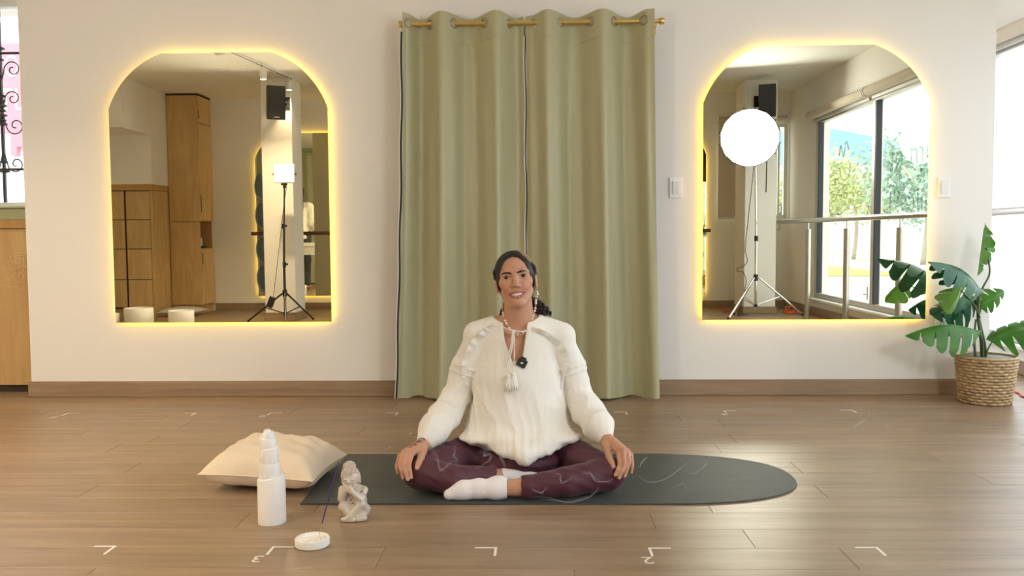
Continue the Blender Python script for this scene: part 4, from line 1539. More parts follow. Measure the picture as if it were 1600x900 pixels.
pa, pb, pc = np.array([-0.6205, -2.392, 0.0235]), np.array([-0.6115, -2.386, 0.062]), np.array([-0.566, -2.36, 0.234])
MB().cyl(pa, pb, 0.0009, 6).build('bare_stick', 'bamboo', t)
MB().cyl(pb, pc, 0.0018, 8).build('incense_coat', 'incense_purple', t)
MB().ball(pc, 0.0019, 8, 5).build('ash_tip', 'black_plastic', t)

# ---- ceramic buddha figurine
mat('pearl_ceramic', (0.60, 0.52, 0.44), 0.30, coat=0.6, spec=0.6)
BX, BY = -0.5655, -2.155
t = thing('buddha_figurine', 'pearly ceramic buddha figurine resting its head on both hands', 'figurine', (BX, BY, 0.0005))
mm = 0.001
Fd = Field(np.arange(-0.054, 0.056, 0.0013), np.arange(-0.052, 0.052, 0.0013), np.arange(-0.004, 0.192, 0.0013))
P_ = lambda *p: np.array(p) * mm
Fd.ell(P_(0, 8, 52), P_(38, 29, 56), 0.008)
Fd.ell(P_(2, 6, 22), P_(44, 35, 26), 0.008)
Fd.ell(P_(-4, 7, 86), P_(37, 23, 24), 0.010)
Fd.cone(P_(-8, 2, 100), P_(-9, 0, 118), 0.015, 0.015, 0.006)
Rb = roty(math.radians(-8))
Fd.ell(P_(-10, -5, 136), P_(27, 25, 30), 0.004, R=Rb)
Fd.ell(P_(-10, -14, 124), P_(19, 18, 18), 0.008)
Fd.ell(P_(-14, 0, 166), P_(17, 16, 15), 0.005)
for s in (-1, 1):
    Fd.cone(P_(-10 + s * 26, 0, 136), P_(-9 + s * 25, -1, 118), 0.005, 0.006, 0.003)
Fd.cone(P_(-11, -30, 134), P_(-11, -33, 126), 0.0028, 0.0042, 0.003)
Fd.ell(P_(-11, -29.5, 117.5), P_(6, 3.5, 1.6), 0.002)
Fd.ell(P_(-11, -29, 113.5), P_(5, 3.5, 1.8), 0.002)
for s in (-1, 1):
    Fd.ell(P_(-11 + s * 10, -28, 132), P_(6.5, 4, 2.6), 0.002)
    Fd.ell(P_(-11 + s * 10, -30.5, 129.2), P_(6, 2, 0.8), 0.0015, 'sub')
    Fd.cone(P_(-11 + s * 4, -29, 138), P_(-11 + s * 16, -24, 140), 0.0016, 0.0016, 0.002)
# arms: elbows on the knees, hands under the chin
Fd.chain([P_(-38, 4, 92), P_(-38, -14, 68), P_(-20, -27, 98), P_(-18, -27, 107)], [0.013, 0.011, 0.0085, 0.008], 0.004)
Fd.chain([P_(30, 4, 90), P_(24, -18, 66), P_(-4, -28, 95), P_(-6, -28, 104)], [0.013, 0.011, 0.0085, 0.008], 0.004)
for k in range(3):
    Fd.cone(P_(-22 + k * 2, -28, 104), P_(-31 + k * 3, -23, 120 - k), 0.003, 0.0025, 0.002)
    Fd.cone(P_(-3 + k * 2, -29, 102), P_(8 + k * 2, -23, 117 - 2 * k), 0.003, 0.0025, 0.002)
# legs
Fd.chain([P_(-36, 2, 28), P_(-31, -18, 44), P_(-8, -32, 18)], [0.016, 0.0155, 0.010], 0.004)
Fd.chain([P_(34, 4, 30), P_(24, -16, 52), P_(-6, -34, 16), P_(-24, -36, 8)], [0.016, 0.0145, 0.0095, 0.0075], 0.004)
Fd.cone(P_(-30, -33, 7), P_(2, -38, 6), 0.008, 0.006, 0.003)
Fd.cone(P_(16, -30, 8), P_(34, -24, 9), 0.010, 0.010, 0.006)
for k in range(4):                                     # robe folds
    Fd.cone(P_(-14 + k * 6, -24, 84 - k * 9), P_(18 + k * 4, -22, 96 - k * 12), 0.0016, 0.0016, 0.003)
    Fd.cone(P_(24 + k * 4, -16, 86), P_(30 + k * 3, -10, 60), 0.0015, 0.0015, 0.003)
Fd.op(lambda X, Y, Z: Z + 0 * X + 0 * Y, (-0.1, -0.1, -0.02), (0.1, 0.1, 0.0), 0.0, 'sub')
V, Q = Fd.mesh()
V = smooth_mesh(V, Q, 1)
mesh_obj('figure', V + np.array([BX, BY, 0.0005]), Q, 'pearl_ceramic', t, True)
mb = MB()
for k in range(150):
    zf = 1 - 2 * (k + 0.5) / 150
    a = k * 2.39996
    r_ = math.sqrt(1 - zf * zf)
    d = np.array([r_ * math.cos(a), r_ * math.sin(a), zf])
    if d[2] < -0.05 and d[1] < 0.2:
        continue
    if d[1] < -0.1 and d[2] < 0.28 + 0.25 * abs(d[0]) - 0.35 * abs(d[0]) ** 2:
        continue
    c = np.array([-10, -5, 136]) * mm + Rb @ (d * P_(27, 25, 30))
    mb.ball(c + np.array([BX, BY, 0.0005]), 0.0042, 7, 5)
for k in range(44):
    zf = 1 - 1.45 * (k + 0.5) / 44
    a = k * 2.39996
    r_ = math.sqrt(1 - zf * zf)
    mb.ball(np.array([-14, 0, 166]) * mm + np.array([r_ * math.cos(a), r_ * math.sin(a), zf]) * P_(17, 16, 15) + np.array([BX, BY, 0.0005]), 0.0039, 7, 5)
o = mb.build('hair_curls', 'pearl_ceramic', t, True)
o['kind'] = 'stuff'
for (x, z, y) in ((-7, 66, -22.5), (0, 57, -26), (26, 90, -13)):
    q = MB().ball((0, 0, 0), 1, 10, 6, (0.0052, 0.0022, 0.0014))
    MB().add(q.arrays()[0] @ roty(math.radians(-22)).T + np.array([BX + x * mm, BY + y * mm, z * mm]), q.f).build('cutout', 'black_plastic', t, True)
tag(MB().lathe([(0.0, 0.0), (0.005, 0.0), (0.006, 0.004), (0.003, 0.009), (0.0, 0.010)], (-0.612, -2.150, 0.0006), 12).build('incense_cone', 'bamboo', None, True), 'tiny brown incense cone beside the buddha figurine', 'incense cone')

# ---- tape corner marks with station numbers
mat('tape_white', (0.85, 0.83, 0.79), 0.6)
MK = [(-1.205, -2.405, -1, None, 'near row, at the picture edge'), (-0.751, -2.408, 1, '3', 'near row, below the incense dish, numbered 3'),
      (-0.105, -2.412, -1, None, 'near row, in front of the crossed legs'), (0.323, -2.412, 1, '2', 'near row, numbered 2, before the mat'),
      (0.971, -2.405, -1, None, 'near row, before the rounded mat end'), (-2.409, -0.475, 1, '7', 'far row, nearest the plywood counter'),
      (-1.733, -0.478, -1, None, 'far row, second from the plywood counter'), (-1.353, -0.478, 1, '6', 'far row, behind the crystal tower'),
      (-0.689, -0.485, -1, None, 'far row, under the curtain edge by the sleeve'), (0.474, -0.478, -1, None, 'far row, just past the woman under the curtain'),
      (0.970, -0.450, 1, '4', 'far row, below the three-rocker switch'), (1.627, -0.440, -1, None, 'far row, below the window-side mirror')]
for (x, y, s, dg_, lab) in MK:
    t = thing('floor_mark', 'white tape corner on the floor, ' + lab, 'floor mark', (x, y, 0.0), 'tape corner marks on the floor')
    z0, z1 = 0.0003, 0.0008
    MB().box(*sorted((x, x + s * 0.064)), y - 0.0035, y + 0.0035, z0, z1).build('long_strip', 'tape_white', t)
    MB().box(*sorted((x, x + s * 0.0075)), y - 0.062, y - 0.0037, z0, z1).build('short_strip', 'tape_white', t)
    if dg_:
        text_mesh('number', dg_, 0.07, lambda a, b, x=x, y=y: (x + 0.005 - a, y - 0.070 - b, 0.0008), 'tape_white', t)

# ================================================================== POTTED PLANT
def leaf_material(name, c1, c2, trans):
    m, nt, b = _nodes(name)
    tc = N(nt, 'ShaderNodeTexCoord')
    nz = N(nt, 'ShaderNodeTexNoise', Scale=9.0)
    rp = N(nt, 'ShaderNodeValToRGB')
    rp.color_ramp.elements[0].color = (*c1, 1)
    rp.color_ramp.elements[1].color = (*c2, 1)
    rp.color_ramp.elements[0].position = 0.35
    rp.color_ramp.elements[1].position = 0.7
    tr = nt.nodes.new('ShaderNodeBsdfTranslucent')
    mx = nt.nodes.new('ShaderNodeMixShader')
    mx.inputs['Fac'].default_value = trans
    L = nt.links.new
    L(tc.outputs['Object'], nz.inputs['Vector'])
    L(nz.outputs[0], rp.inputs['Fac'])
    L(rp.outputs[0], b.inputs['Base Color'])
    L(rp.outputs[0], tr.inputs['Color'])
    b.inputs['Roughness'].default_value = 0.32
    L(b.outputs[0], mx.inputs[1])
    L(tr.outputs[0], mx.inputs[2])
    L(mx.outputs[0], nt.nodes['Material Output'].inputs['Surface'])
    MATS[name] = m


leaf_material('leaf_green', (0.045, 0.17, 0.025), (0.10, 0.29, 0.035), 0.35)
leaf_material('leaf_deep', (0.018, 0.10, 0.05), (0.035, 0.16, 0.06), 0.15)
leaf_material('leaf_pale', (0.16, 0.34, 0.06), (0.24, 0.44, 0.10), 0.35)
mat('stem_green', (0.07, 0.11, 0.04), 0.5)
mat('rattan', (0.50, 0.355, 0.19), 0.6, var=0.3, vscale=(30, 30, 60))
mat('soil', (0.05, 0.04, 0.03), 0.95, bump=0.5, bscale=90)
mat('liner', (0.22, 0.22, 0.17), 0.7)

KX, KY = 2.402, -0.235
t = thing('woven_basket', 'tan woven basket planter by the window end of the wall', 'basket', (KX, KY, 0.0))
NR = 15
for k in range(NR):
    z = 0.010 + k * 0.0158
    R_ = 0.116 + (0.144 - 0.116) * (z / 0.25) ** 0.85
    a = np.arange(160) * 2 * PI / 160
    rad = R_ + 0.0046 * np.sin(a * 17 + (k % 2) * PI)
    zz = z + 0.0016 * np.sin(a * 40 + k)
    pts = np.stack([KX + rad * np.cos(a), KY + rad * np.sin(a), zz], 1)
    MB().tube(pts, 0.0078, 6, closed=True).build('woven_strand', 'rattan', t, True)
MB().torus((KX, KY, 0.246), 0.1435, 0.0075, 'z', 64, 8).build('rim', 'rattan', t, True)
for k in range(40):
    a = 2 * PI * k / 40
    MB().cyl((KX + 0.114 * math.cos(a), KY + 0.114 * math.sin(a), 0.004), (KX + 0.1425 * math.cos(a), KY + 0.1425 * math.sin(a), 0.243), 0.0032, 5).build('stake', 'rattan', t)
MB().lathe([(0.0, 0.004), (0.108, 0.004), (0.136, 0.243)], (KX, KY, 0.0), 40).build('liner', 'liner', t, True)

pl = thing('monstera_plant', 'green monstera plant with split leaves in the woven basket', 'plant', (KX, KY, 0.18))
MB().lathe([(0.127, 0.188), (0.07, 0.196), (0.0, 0.199)], (KX, KY, 0.0), 32).build('soil', 'soil', pl, True)


def leaf(P0, P1, nrm, width, material, lobes=5, droop=0.0, fold=0.25, seed=0, back=0.10, slot=0.42, curv=2.2):
    P0, P1 = np.array(P0, float), np.array(P1, float)
    a = P1 - P0
    L = np.linalg.norm(a)
    a /= L
    n_ = np.array(nrm, float)
    n_ -= a * np.dot(a, n_)
    n_ /= np.linalg.norm(n_)
    b = np.cross(n_, a)
    rg = np.random.default_rng(seed)
    mb = MB()

    def wid(s):
        q = np.clip((s + back) / (1 + back), 0, 1)
        return width / 2 * (np.sin(PI * q ** 0.72) ** 0.75)

    def pos(s, w):
        c = -fold * abs(w) - curv * w * w / width
        return P0 + a * (s * L) + b * w + n_ * (c - droop * s * s * L + 0.10 * L * math.sin(PI * min(max(s, 0), 1)) * (droop > 0))

    nu, nt_ = 8, 6
    for side in (-1, 1):
        ed = np.linspace(-back, 0.985, lobes + 1)
        for k in range(lobes):
            s0, s1 = ed[k], ed[k + 1]
            gp = slot * rg.uniform(0.6, 1.15)
            G = np.zeros((nu, nt_, 3))
            for i, u in enumerate(np.linspace(0, 1, nu)):
                g = 0 if u < 0.38 else gp * ((u - 0.38) / 0.62) ** 0.55
                for j, tt in enumerate(np.linspace(0, 1, nt_)):
                    q = 0.5 + (tt - 0.5) * (1 - g)
                    s = s0 + (s1 - s0) * q
                    sw = wid(s)
                    lean = 0.10 * u * u * (1 - s)
                    rd = 1 - 0.10 * (2 * abs(tt - 0.5)) ** 2 * (u > 0.9)
                    G[i, j] = pos(min(s + lean, 1.0), side * sw * u * rd)
            mb.sheet(G if side > 0 else G[::-1])
    o = mb.build('leaf', material, pl, True)
    rib = np.array([pos(s, 0) + n_ * 0.0006 for s in np.linspace(0, 0.97, 12)])
    MB().tube(rib, np.linspace(0.0022, 0.0008, 12), 5).build('midrib', 'leaf_pale', o, True)
    return o


def stalk(pts, r0, r1):
    p = spline(pts, 8)
    MB().tube(p, np.linspace(r0, r1, len(p)), 7).build('stem', 'stem_green', pl, True)


ND = (2.374, -0.2, 0.54)
stalk([(2.385, -0.235, 0.19), (2.384, -0.22, 0.32), (2.372, -0.205, 0.45), ND], 0.011, 0.008)
stalk([(2.36, -0.225, 0.19), (2.352, -0.21, 0.30), (2.355, -0.205, 0.38), (2.362, -0.2, 0.44)], 0.008, 0.005)
stalk([(2.405, -0.235, 0.19), (2.398, -0.23, 0.30), (2.385, -0.21, 0.40), (2.374, -0.205, 0.46)], 0.007, 0.005)
stalk([ND, (2.395, -0.2, 0.61), (2.43, -0.195, 0.68), (2.428, -0.185, 0.76), (2.412, -0.18, 0.86), (2.399, -0.193, 0.925)], 0.006, 0.003)
stalk([ND, (2.362, -0.215, 0.58), (2.345, -0.225, 0.61)], 0.006, 0.0035)
stalk([(2.378, -0.21, 0.45), (2.31, -0.27, 0.53), (2.205, -0.35, 0.605)], 0.005, 0.003)
stalk([(2.376, -0.205, 0.48), (2.378, -0.17, 0.53), (2.36, -0.15, 0.545)], 0.005, 0.003)
stalk([(2.378, -0.205, 0.47), (2.39, -0.2, 0.51)], 0.005, 0.003)
stalk([(2.385, -0.24, 0.19), (2.376, -0.25, 0.31), (2.355, -0.255, 0.37), (2.325, -0.255, 0.392)], 0.006, 0.003)
stalk([(2.395, -0.245, 0.19), (2.397, -0.25, 0.27), (2.43, -0.255, 0.345)], 0.006, 0.003)
leaf((2.398, -0.195, 0.925), (2.352, -0.225, 0.665), (-0.86, 0.44, -0.10), 0.20, 'leaf_green', 4, 0.0, 0.20, 1, 0.12, 0.42, 0.9)
leaf((2.355, -0.225, 0.615), (2.040, -0.36, 0.770), (-0.15, -0.50, 0.85), 0.21, 'leaf_deep', 5, 0.06, 0.28, 2, 0.16, 0.30)
leaf((2.20, -0.352, 0.610), (2.105, -0.41, 0.490), (0.10, -0.92, 0.20), 0.125, 'leaf_pale', 3, 0.02, 0.5, 3, 0.12, 0.06)
leaf((2.365, -0.15, 0.545), (2.13, -0.17, 0.470), (-0.05, -0.70, 0.70), 0.20, 'leaf_deep', 5, 0.05, 0.2, 4, 0.15)
leaf((2.386, -0.2, 0.513), (2.515, -0.19, 0.595), (0.15, -0.85, 0.35), 0.14, 'leaf_green', 4, 0.04, 0.2, 5, 0.12)
leaf((2.33, -0.256, 0.388), (1.945, -0.31, 0.395), (0.0, -0.35, 0.94), 0.20, 'leaf_green', 6, 0.10, 0.30, 6, 0.12, 0.30)
leaf((2.425, -0.256, 0.350), (2.66, -0.33, 0.445), (-0.25, -0.70, 0.60), 0.20, 'leaf_green', 5, 0.05, 0.15, 7, 0.14, 0.5)
leaf((2.34, -0.14, 0.50), (2.20, -0.06, 0.44), (-0.3, 0.6, 0.6), 0.16, 'leaf_deep', 4, 0.05, 0.2, 8, 0.12)

# ================================================================== INCENSE SMOKE
SMK = [[(-0.337, -2.05, 0.189), (-0.321, -2.05, 0.174), (-0.313, -2.05, 0.153), (-0.3, -2.05, 0.13), (-0.279, -2.05, 0.141), (-0.267, -2.05, 0.151), (-0.254, -2.05, 0.141)],
       [(-0.262, -2.05, 0.206), (-0.256, -2.06, 0.187), (-0.256, -2.05, 0.166), (-0.252, -2.05, 0.141)],
       [(-0.185, -2.05, 0.181), (-0.17, -2.06, 0.193), (-0.153, -2.05, 0.185), (-0.158, -2.05, 0.172), (-0.143, -2.05, 0.176), (-0.145, -2.06, 0.162), (-0.175, -2.05, 0.14), (-0.191, -2.05, 0.132)],
       [(-0.103, -2.05, 0.183), (-0.104, -2.06, 0.157), (-0.087, -2.05, 0.136)],
       [(-0.002, -2.08, 0.081), (0.002, -2.08, 0.065), (0.017, -2.08, 0.06), (0.033, -2.08, 0.067), (0.048, -2.08, 0.081)],
       [(0.063, -2.06, 0.105), (0.079, -2.06, 0.114), (0.085, -2.06, 0.097), (0.106, -2.06, 0.092), (0.123, -2.06, 0.101)],
       [(0.153, -2.08, 0.127), (0.169, -2.08, 0.121), (0.178, -2.08, 0.129), (0.198, -2.08, 0.109), (0.219, -2.08, 0.098), (0.243, -2.08, 0.096), (0.256, -2.08, 0.106)],
       [(0.342, -2.0, 0.118), (0.364, -1.98, 0.136), (0.377, -1.97, 0.145)],
       [(0.359, -1.8, 0.042), (0.386, -1.8, 0.028), (0.411, -1.8, 0.019), (0.445, -1.8, 0.019), (0.479, -1.8, 0.032), (0.512, -1.8, 0.058), (0.539, -1.8, 0.083), (0.557, -1.8, 0.099)],
       [(0.535, -1.8, 0.067), (0.557, -1.8, 0.051), (0.569, -1.8, 0.044), (0.598, -1.8, 0.069), (0.611, -1.8, 0.087), (0.593, -1.8, 0.11)],
       [(0.48, -1.87, 0.012), (0.499, -1.87, 0.02), (0.512, -1.87, 0.028), (0.525, -1.87, 0.016), (0.534, -1.87, 0.018)],
       [(-0.515, -2.0, 0.163), (-0.492, -1.99, 0.181), (-0.474, -1.99, 0.195), (-0.452, -2.0, 0.19)],
       [(-0.425, -1.98, 0.226), (-0.41, -1.98, 0.235), (-0.399, -1.98, 0.23)],
       [(0.21, -2.06, 0.071), (0.189, -2.06, 0.05), (0.148, -2.06, 0.033), (0.106, -2.06, 0.025), (0.054, -2.06, 0.031), (0.002, -2.06, 0.04)],
       [(1.365, -1.2, 0.154), (1.379, -1.2, 0.113), (1.353, -1.2, 0.078), (1.398, -1.2, 0.113), (1.424, -1.2, 0.154)],
       [(1.477, -1.2, 0.127), (1.494, -1.2, 0.067), (1.46, -1.2, 0.078)],
       [(-0.028, -2.05, 0.189), (-0.024, -2.06, 0.168), (-0.008, -2.05, 0.153), (0.005, -2.05, 0.161)]]
mb = MB()
for k, p in enumerate(SMK):
    q = spline(p, 10)
    u = np.linspace(0, 1, len(q))
    mb.tube(q, 0.0003 + 0.0009 * np.sin(PI * u) * (1 + 0.5 * np.sin(u * 17 + k)), 6)
    q2 = q + np.stack([0.006 * np.sin(u * 8 + k), 0.004 * np.cos(u * 6), 0.005 * np.cos(u * 7 + k)], 1)
    mb.tube(q2, 0.0003 + 0.0018 * np.sin(PI * u), 6)
o = mb.build('incense_smoke', 'smoke_wisp', None, True)
tag(o, 'thin white wisps of incense smoke drifting over the mat', 'smoke', kind='stuff')

# ================================================================== THE SEATED WOMAN
vcol_mat('skin', 0.48, 0.12, 0.03, 300, spec=0.35)
mat('blouse_gauze', (0.86, 0.835, 0.775), 0.9, bump=0.05, bscale=260, sheen=0.1, bstretch=(1, 1, 0.25))
mat('legging_knit', (0.085, 0.020, 0.036), 0.62, bump=0.04, bscale=500, sheen=0.15)
mat('sock_cotton', (0.82, 0.79, 0.82), 0.9, bump=0.05, bscale=400)
vcol_mat('hair_strands', 0.38, 0.0, 0.15, 140, spec=0.5)
mat('brow_hair', (0.014, 0.010, 0.009), 0.7)
vcol_mat('eye', 0.12, spec=0.6)
mat('tooth', (0.80, 0.77, 0.72), 0.3)
mat('pearl', (0.86, 0.80, 0.72), 0.22, coat=0.5)
mat('bead_lilac', (0.45, 0.40, 0.55), 0.3)
mat('gold', (0.80, 0.52, 0.20), 0.25, 0.95)

A3 = lambda *p: np.array(p, float)
HR = roty(-math.radians(7.0)) @ rotx(-math.radians(8.0))       # the head's tilt
HO = A3(-0.0625, -1.655, 0.734)


def hw(x, y, z):
    """head coordinates in millimetres -> world"""
    return HO + HR @ (A3(x, y, z) * 0.001)


def hloc(V):
    return (V - HO) @ HR * 1000.0


J = {'L_ik': (-0.417, -1.905, 0.147), 'L_mk': (-0.432, -1.91, 0.151), 'L_rk': (-0.446, -1.905, 0.15), 'L_pk': (-0.461, -1.895, 0.135),
     'L_ip': (-0.424, -1.942, 0.115), 'L_mp': (-0.441, -1.945, 0.113), 'L_rp': (-0.455, -1.938, 0.118), 'L_pp': (-0.467, -1.92, 0.109),
     'L_it': (-0.414, -1.958, 0.077), 'L_mt': (-0.425, -1.96, 0.071), 'L_rt': (-0.442, -1.953, 0.074), 'L_pt': (-0.464, -1.932, 0.085),
     'L_tb': (-0.387, -1.86, 0.144), 'L_tm': (-0.388, -1.9, 0.13), 'L_tt': (-0.397, -1.938, 0.104), 'L_w': (-0.382, -1.815, 0.168),
     'R_ik': (0.291, -1.905, 0.15), 'R_mk': (0.306, -1.91, 0.156), 'R_rk': (0.320, -1.905, 0.153), 'R_pk': (0.333, -1.895, 0.139),
     'R_ip': (0.292, -1.942, 0.114), 'R_mp': (0.307, -1.945, 0.117), 'R_rp': (0.323, -1.938, 0.126), 'R_pp': (0.335, -1.92, 0.113),
     'R_it': (0.275, -1.958, 0.085), 'R_mt': (0.287, -1.96, 0.076), 'R_rt': (0.306, -1.953, 0.080), 'R_pt': (0.331, -1.932, 0.087),
     'R_tb': (0.252, -1.86, 0.16), 'R_tm': (0.258, -1.9, 0.134), 'R_tt': (0.270, -1.938, 0.108), 'R_w': (0.252, -1.815, 0.183)}
J = {k: A3(*v) for k, v in J.items()}
SH = {-1: A3(-0.208, -1.61, 0.520), 1: A3(0.107, -1.61, 0.514)}
EL = {-1: A3(-0.291, -1.62, 0.285), 1: A3(0.170, -1.62, 0.293)}
LEG_B = [A3(-0.155, -1.60, 0.098), A3(-0.298, -1.755, 0.082), A3(-0.398, -1.885, 0.074), A3(-0.281, -1.918, 0.060), A3(-0.150, -1.862, 0.050), A3(-0.107, -1.845, 0.046)]
LEG_F = [A3(0.040, -1.60, 0.098), A3(0.165, -1.755, 0.082), A3(0.258, -1.895, 0.072), A3(0.110, -1.938, 0.056), A3(-0.020, -1.955, 0.044), A3(-0.060, -1.956, 0.041)]
RAD = [0.080, 0.064, 0.053, 0.046, 0.035, 0.031]
FOOT_F = [A3(-0.075, -1.957, 0.042), A3(-0.128, -1.962, 0.037), A3(-0.185, -1.960, 0.039), A3(-0.238, -1.964, 0.034), A3(-0.284, -1.976, 0.024)]
FOOT_B = [A3(-0.107, -1.845, 0.046), A3(-0.070, -1.838, 0.040), A3(-0.02, -1.815, 0.040), A3(0.030, -1.785, 0.035)]

Fb = Field(axis_pts(-0.50, 0.385, 0.006, [(-0.49, -0.36, 0.0026), (0.235, 0.355, 0.0026), (-0.155, 0.03, 0.0019)]),
           axis_pts(-2.02, -1.46, 0.006, [(-1.985, -1.79, 0.0026), (-1.765, -1.60, 0.0019)]),
           axis_pts(0.004, 0.86, 0.006, [(0.05, 0.195, 0.0026), (0.60, 0.80, 0.0019)]))
# trunk
Fb.cone((-0.057, -1.60, 0.12), (-0.054, -1.605, 0.40), 0.110, 0.100, 0.02, sq=(1.25, 0.85, 1))
Fb.ell((-0.053, -1.612, 0.455), (0.150, 0.090, 0.120), 0.03)
for s in (-1, 1):
    Fb.cone((-0.052 + s * 0.03, -1.595, 0.575), SH[s], 0.036, 0.042, 0.03)
Fb.cone(hw(0, 28, -62), (-0.052, -1.607, 0.545), 0.050, 0.060, 0.02)
Fb.cone((-0.115, -1.672, 0.548), (-0.062, -1.690, 0.530), 0.008, 0.008, 0.015)       # collar bones
Fb.cone((0.005, -1.672, 0.550), (-0.045, -1.690, 0.530), 0.008, 0.008, 0.015)
# arms and hands
for s, K in ((-1, 'L_'), (1, 'R_')):
    w_ = J[K + 'w']
    Fb.cone(SH[s], EL[s], 0.042, 0.036, 0.02)
    Fb.cone(EL[s], w_ * 0.75 + EL[s] * 0.25, 0.037, 0.025, 0.015)
    Fb.cone(w_ * 0.75 + EL[s] * 0.25, w_, 0.0245, 0.0205, 0.01, sq=(1.1, 1, 1))
    kn = [J[K + q + 'k'] for q in 'imrp']
    for q, r_ in zip(kn, (0.0105, 0.0105, 0.0100, 0.0092)):
        Fb.cone(w_ + (0, -0.004, -0.002), q, 0.0165, r_, 0.012)
    Fb.chain([w_ + (0, 0, -0.004), J[K + 'tb'], J[K + 'tm'], (J[K + 'tm'] + J[K + 'tt']) / 2 + (0, -0.003, 0.0), J[K + 'tt']], [0.0165, 0.0150, 0.0110, 0.0095, 0.0078], 0.008)
    for q, r_ in zip('imrp', (0.0086, 0.0088, 0.0083, 0.0074)):
        k_, p_, t_ = J[K + q + 'k'], J[K + q + 'p'], J[K + q + 't']
        d_ = p_ * 0.48 + t_ * 0.52 + A3(0, -0.004, 0.002)
        Fb.chain([k_, (k_ + p_) / 2 + A3(0, -0.002, 0.002), p_, d_, t_], [r_ * 1.14, r_ * 0.98, r_ * 1.03, r_ * 0.90, r_ * 0.76], 0.0016)
# legs and feet
Fb.chain(LEG_B, [r * 0.93 for r in RAD], 0.012)
Fb.chain(LEG_F, [r * 0.93 for r in RAD], 0.012)
Fb.chain(FOOT_F, [0.027, 0.026, 0.024, 0.026, 0.016], 0.01)
Fb.chain(FOOT_B, [0.027, 0.026, 0.024, 0.018], 0.01)
# head
m_ = lambda *p: np.array(p) * 0.001
Fb.ell(hw(0, 14, 22), m_(70, 90, 76), 0.01, R=HR)
Fb.ell(hw(0, -17, -38), m_(53, 55, 68), 0.018, R=HR)
for s in (-1, 1):
    Fb.ell(hw(s * 38, -39, -19), m_(22, 21, 18), 0.02, R=HR)
    Fb.ell(hw(s * 29, -53, -38), m_(14, 14, 12), 0.018, R=HR)
    Fb.cone(hw(s * 46, 2, -50), hw(s * 13, -51, -94), 0.012, 0.013, 0.02)
    Fb.chain([hw(s * 12, -67, 17), hw(s * 30, -66, 20), hw(s * 47, -52, 14)], [0.006, 0.0065, 0.006], 0.012)
Fb.ell(hw(0, -59, -97), m_(17, 13, 12), 0.014, R=HR)
Fb.cone(hw(0, -64, 6), hw(0, -82, -29), 0.0068, 0.0092, 0.010)
Fb.ell(hw(0, -84, -31), m_(9.5, 9, 8), 0.006, R=HR)
for s in (-1, 1):
    Fb.ell(hw(s * 12, -74, -34), m_(7.0, 8, 6.2), 0.006, R=HR)
    Fb.ell(hw(s * 6.5, -82, -39.5), m_(3.2, 3.4, 2.4), 0.003, 'sub', R=HR)
    # eye socket, opening and lids
    Fb.ell(hw(s * 30, -78, 0), m_(17, 13, 11), 0.012, 'sub', R=HR)
    Fb.ell(hw(s * 31, -60, 0.3), m_(14.0, 9, 10), 0.004, R=HR)
    Fb.ell(hw(s * 31, -70, 0), m_(14.8, 13, 6.0), 0.0015, 'sub', R=HR)
    Fb.chain([hw(s * 17, -63, 2.0), hw(s * 24, -65.5, 7.4), hw(s * 31, -66.0, 8.4), hw(s * 39, -62.5, 7.0), hw(s * 46, -57, 1.0)], [0.0016, 0.0024, 0.0026, 0.0024, 0.0016], 0.003)
    Fb.chain([hw(s * 18, -61, -2.0), hw(s * 24, -63, -5.6), hw(s * 31, -63.5, -6.9), hw(s * 38, -61, -5.6), hw(s * 44, -57, -2.0)], [0.0010, 0.0014, 0.0016, 0.0014, 0.0010], 0.005)
    # ear
    Fb.ell(hw(s * 73, 14, -12), m_(6.5, 15, 27), 0.006, R=HR)
    Fb.ell(hw(s * 79, 6, -10), m_(4, 8, 16), 0.004, 'sub', R=HR)
    Fb.ell(hw(s * 71, 9, -36), m_(5.5, 8, 9), 0.005, R=HR)
# mouth: open smile between two lips
UL = [(-28, -59.5, -58.5), (-15, -68.5, -57.0), (-5, -72.0, -55.4), (0, -71.5, -56.2), (5, -72.0, -55.4), (15, -68.5, -57.0), (28, -59.5, -58.5)]
LL = [(-28, -59, -59.8), (-22, -62.5, -66.0), (-14, -67, -71.2), (-6, -69.3, -73.8), (6, -69.3, -73.8), (14, -67, -71.2), (22, -62.5, -66.0), (28, -59, -59.8)]
Fb.chain([hw(-25, -60, -60.4), hw(-13, -67, -63.5), hw(0, -70, -65.0), hw(13, -67, -63.5), hw(25, -60, -60.4)], [0.0035, 0.0072, 0.0082, 0.0072, 0.0035], 0.002, 'sub')
Fb.chain([hw(*p) for p in UL], [0.0014, 0.0025, 0.0030, 0.0027, 0.0030, 0.0025, 0.0014], 0.0025)
Fb.chain([hw(*p) for p in LL], [0.0014, 0.0024, 0.0034, 0.0040, 0.0040, 0.0034, 0.0024, 0.0014], 0.003)
V, Q = Fb.mesh()
V = smooth_mesh(V, Q, 1, 0.5)


def seg_dist(P, pts):
    d = np.full(len(P), 1e9)
    for a, b in zip(pts[:-1], pts[1:]):
        a, b = np.asarray(a, float), np.asarray(b, float)
        t = np.clip(((P - a) @ (b - a)) / ((b - a) @ (b - a) + 1e-12), 0, 1)
        d = np.minimum(d, np.linalg.norm(P - a - t[:, None] * (b - a), axis=1))
    return d


def mixc(col, tgt, w):
    return col * (1 - w[:, None]) + np.array(tgt) * w[:, None]


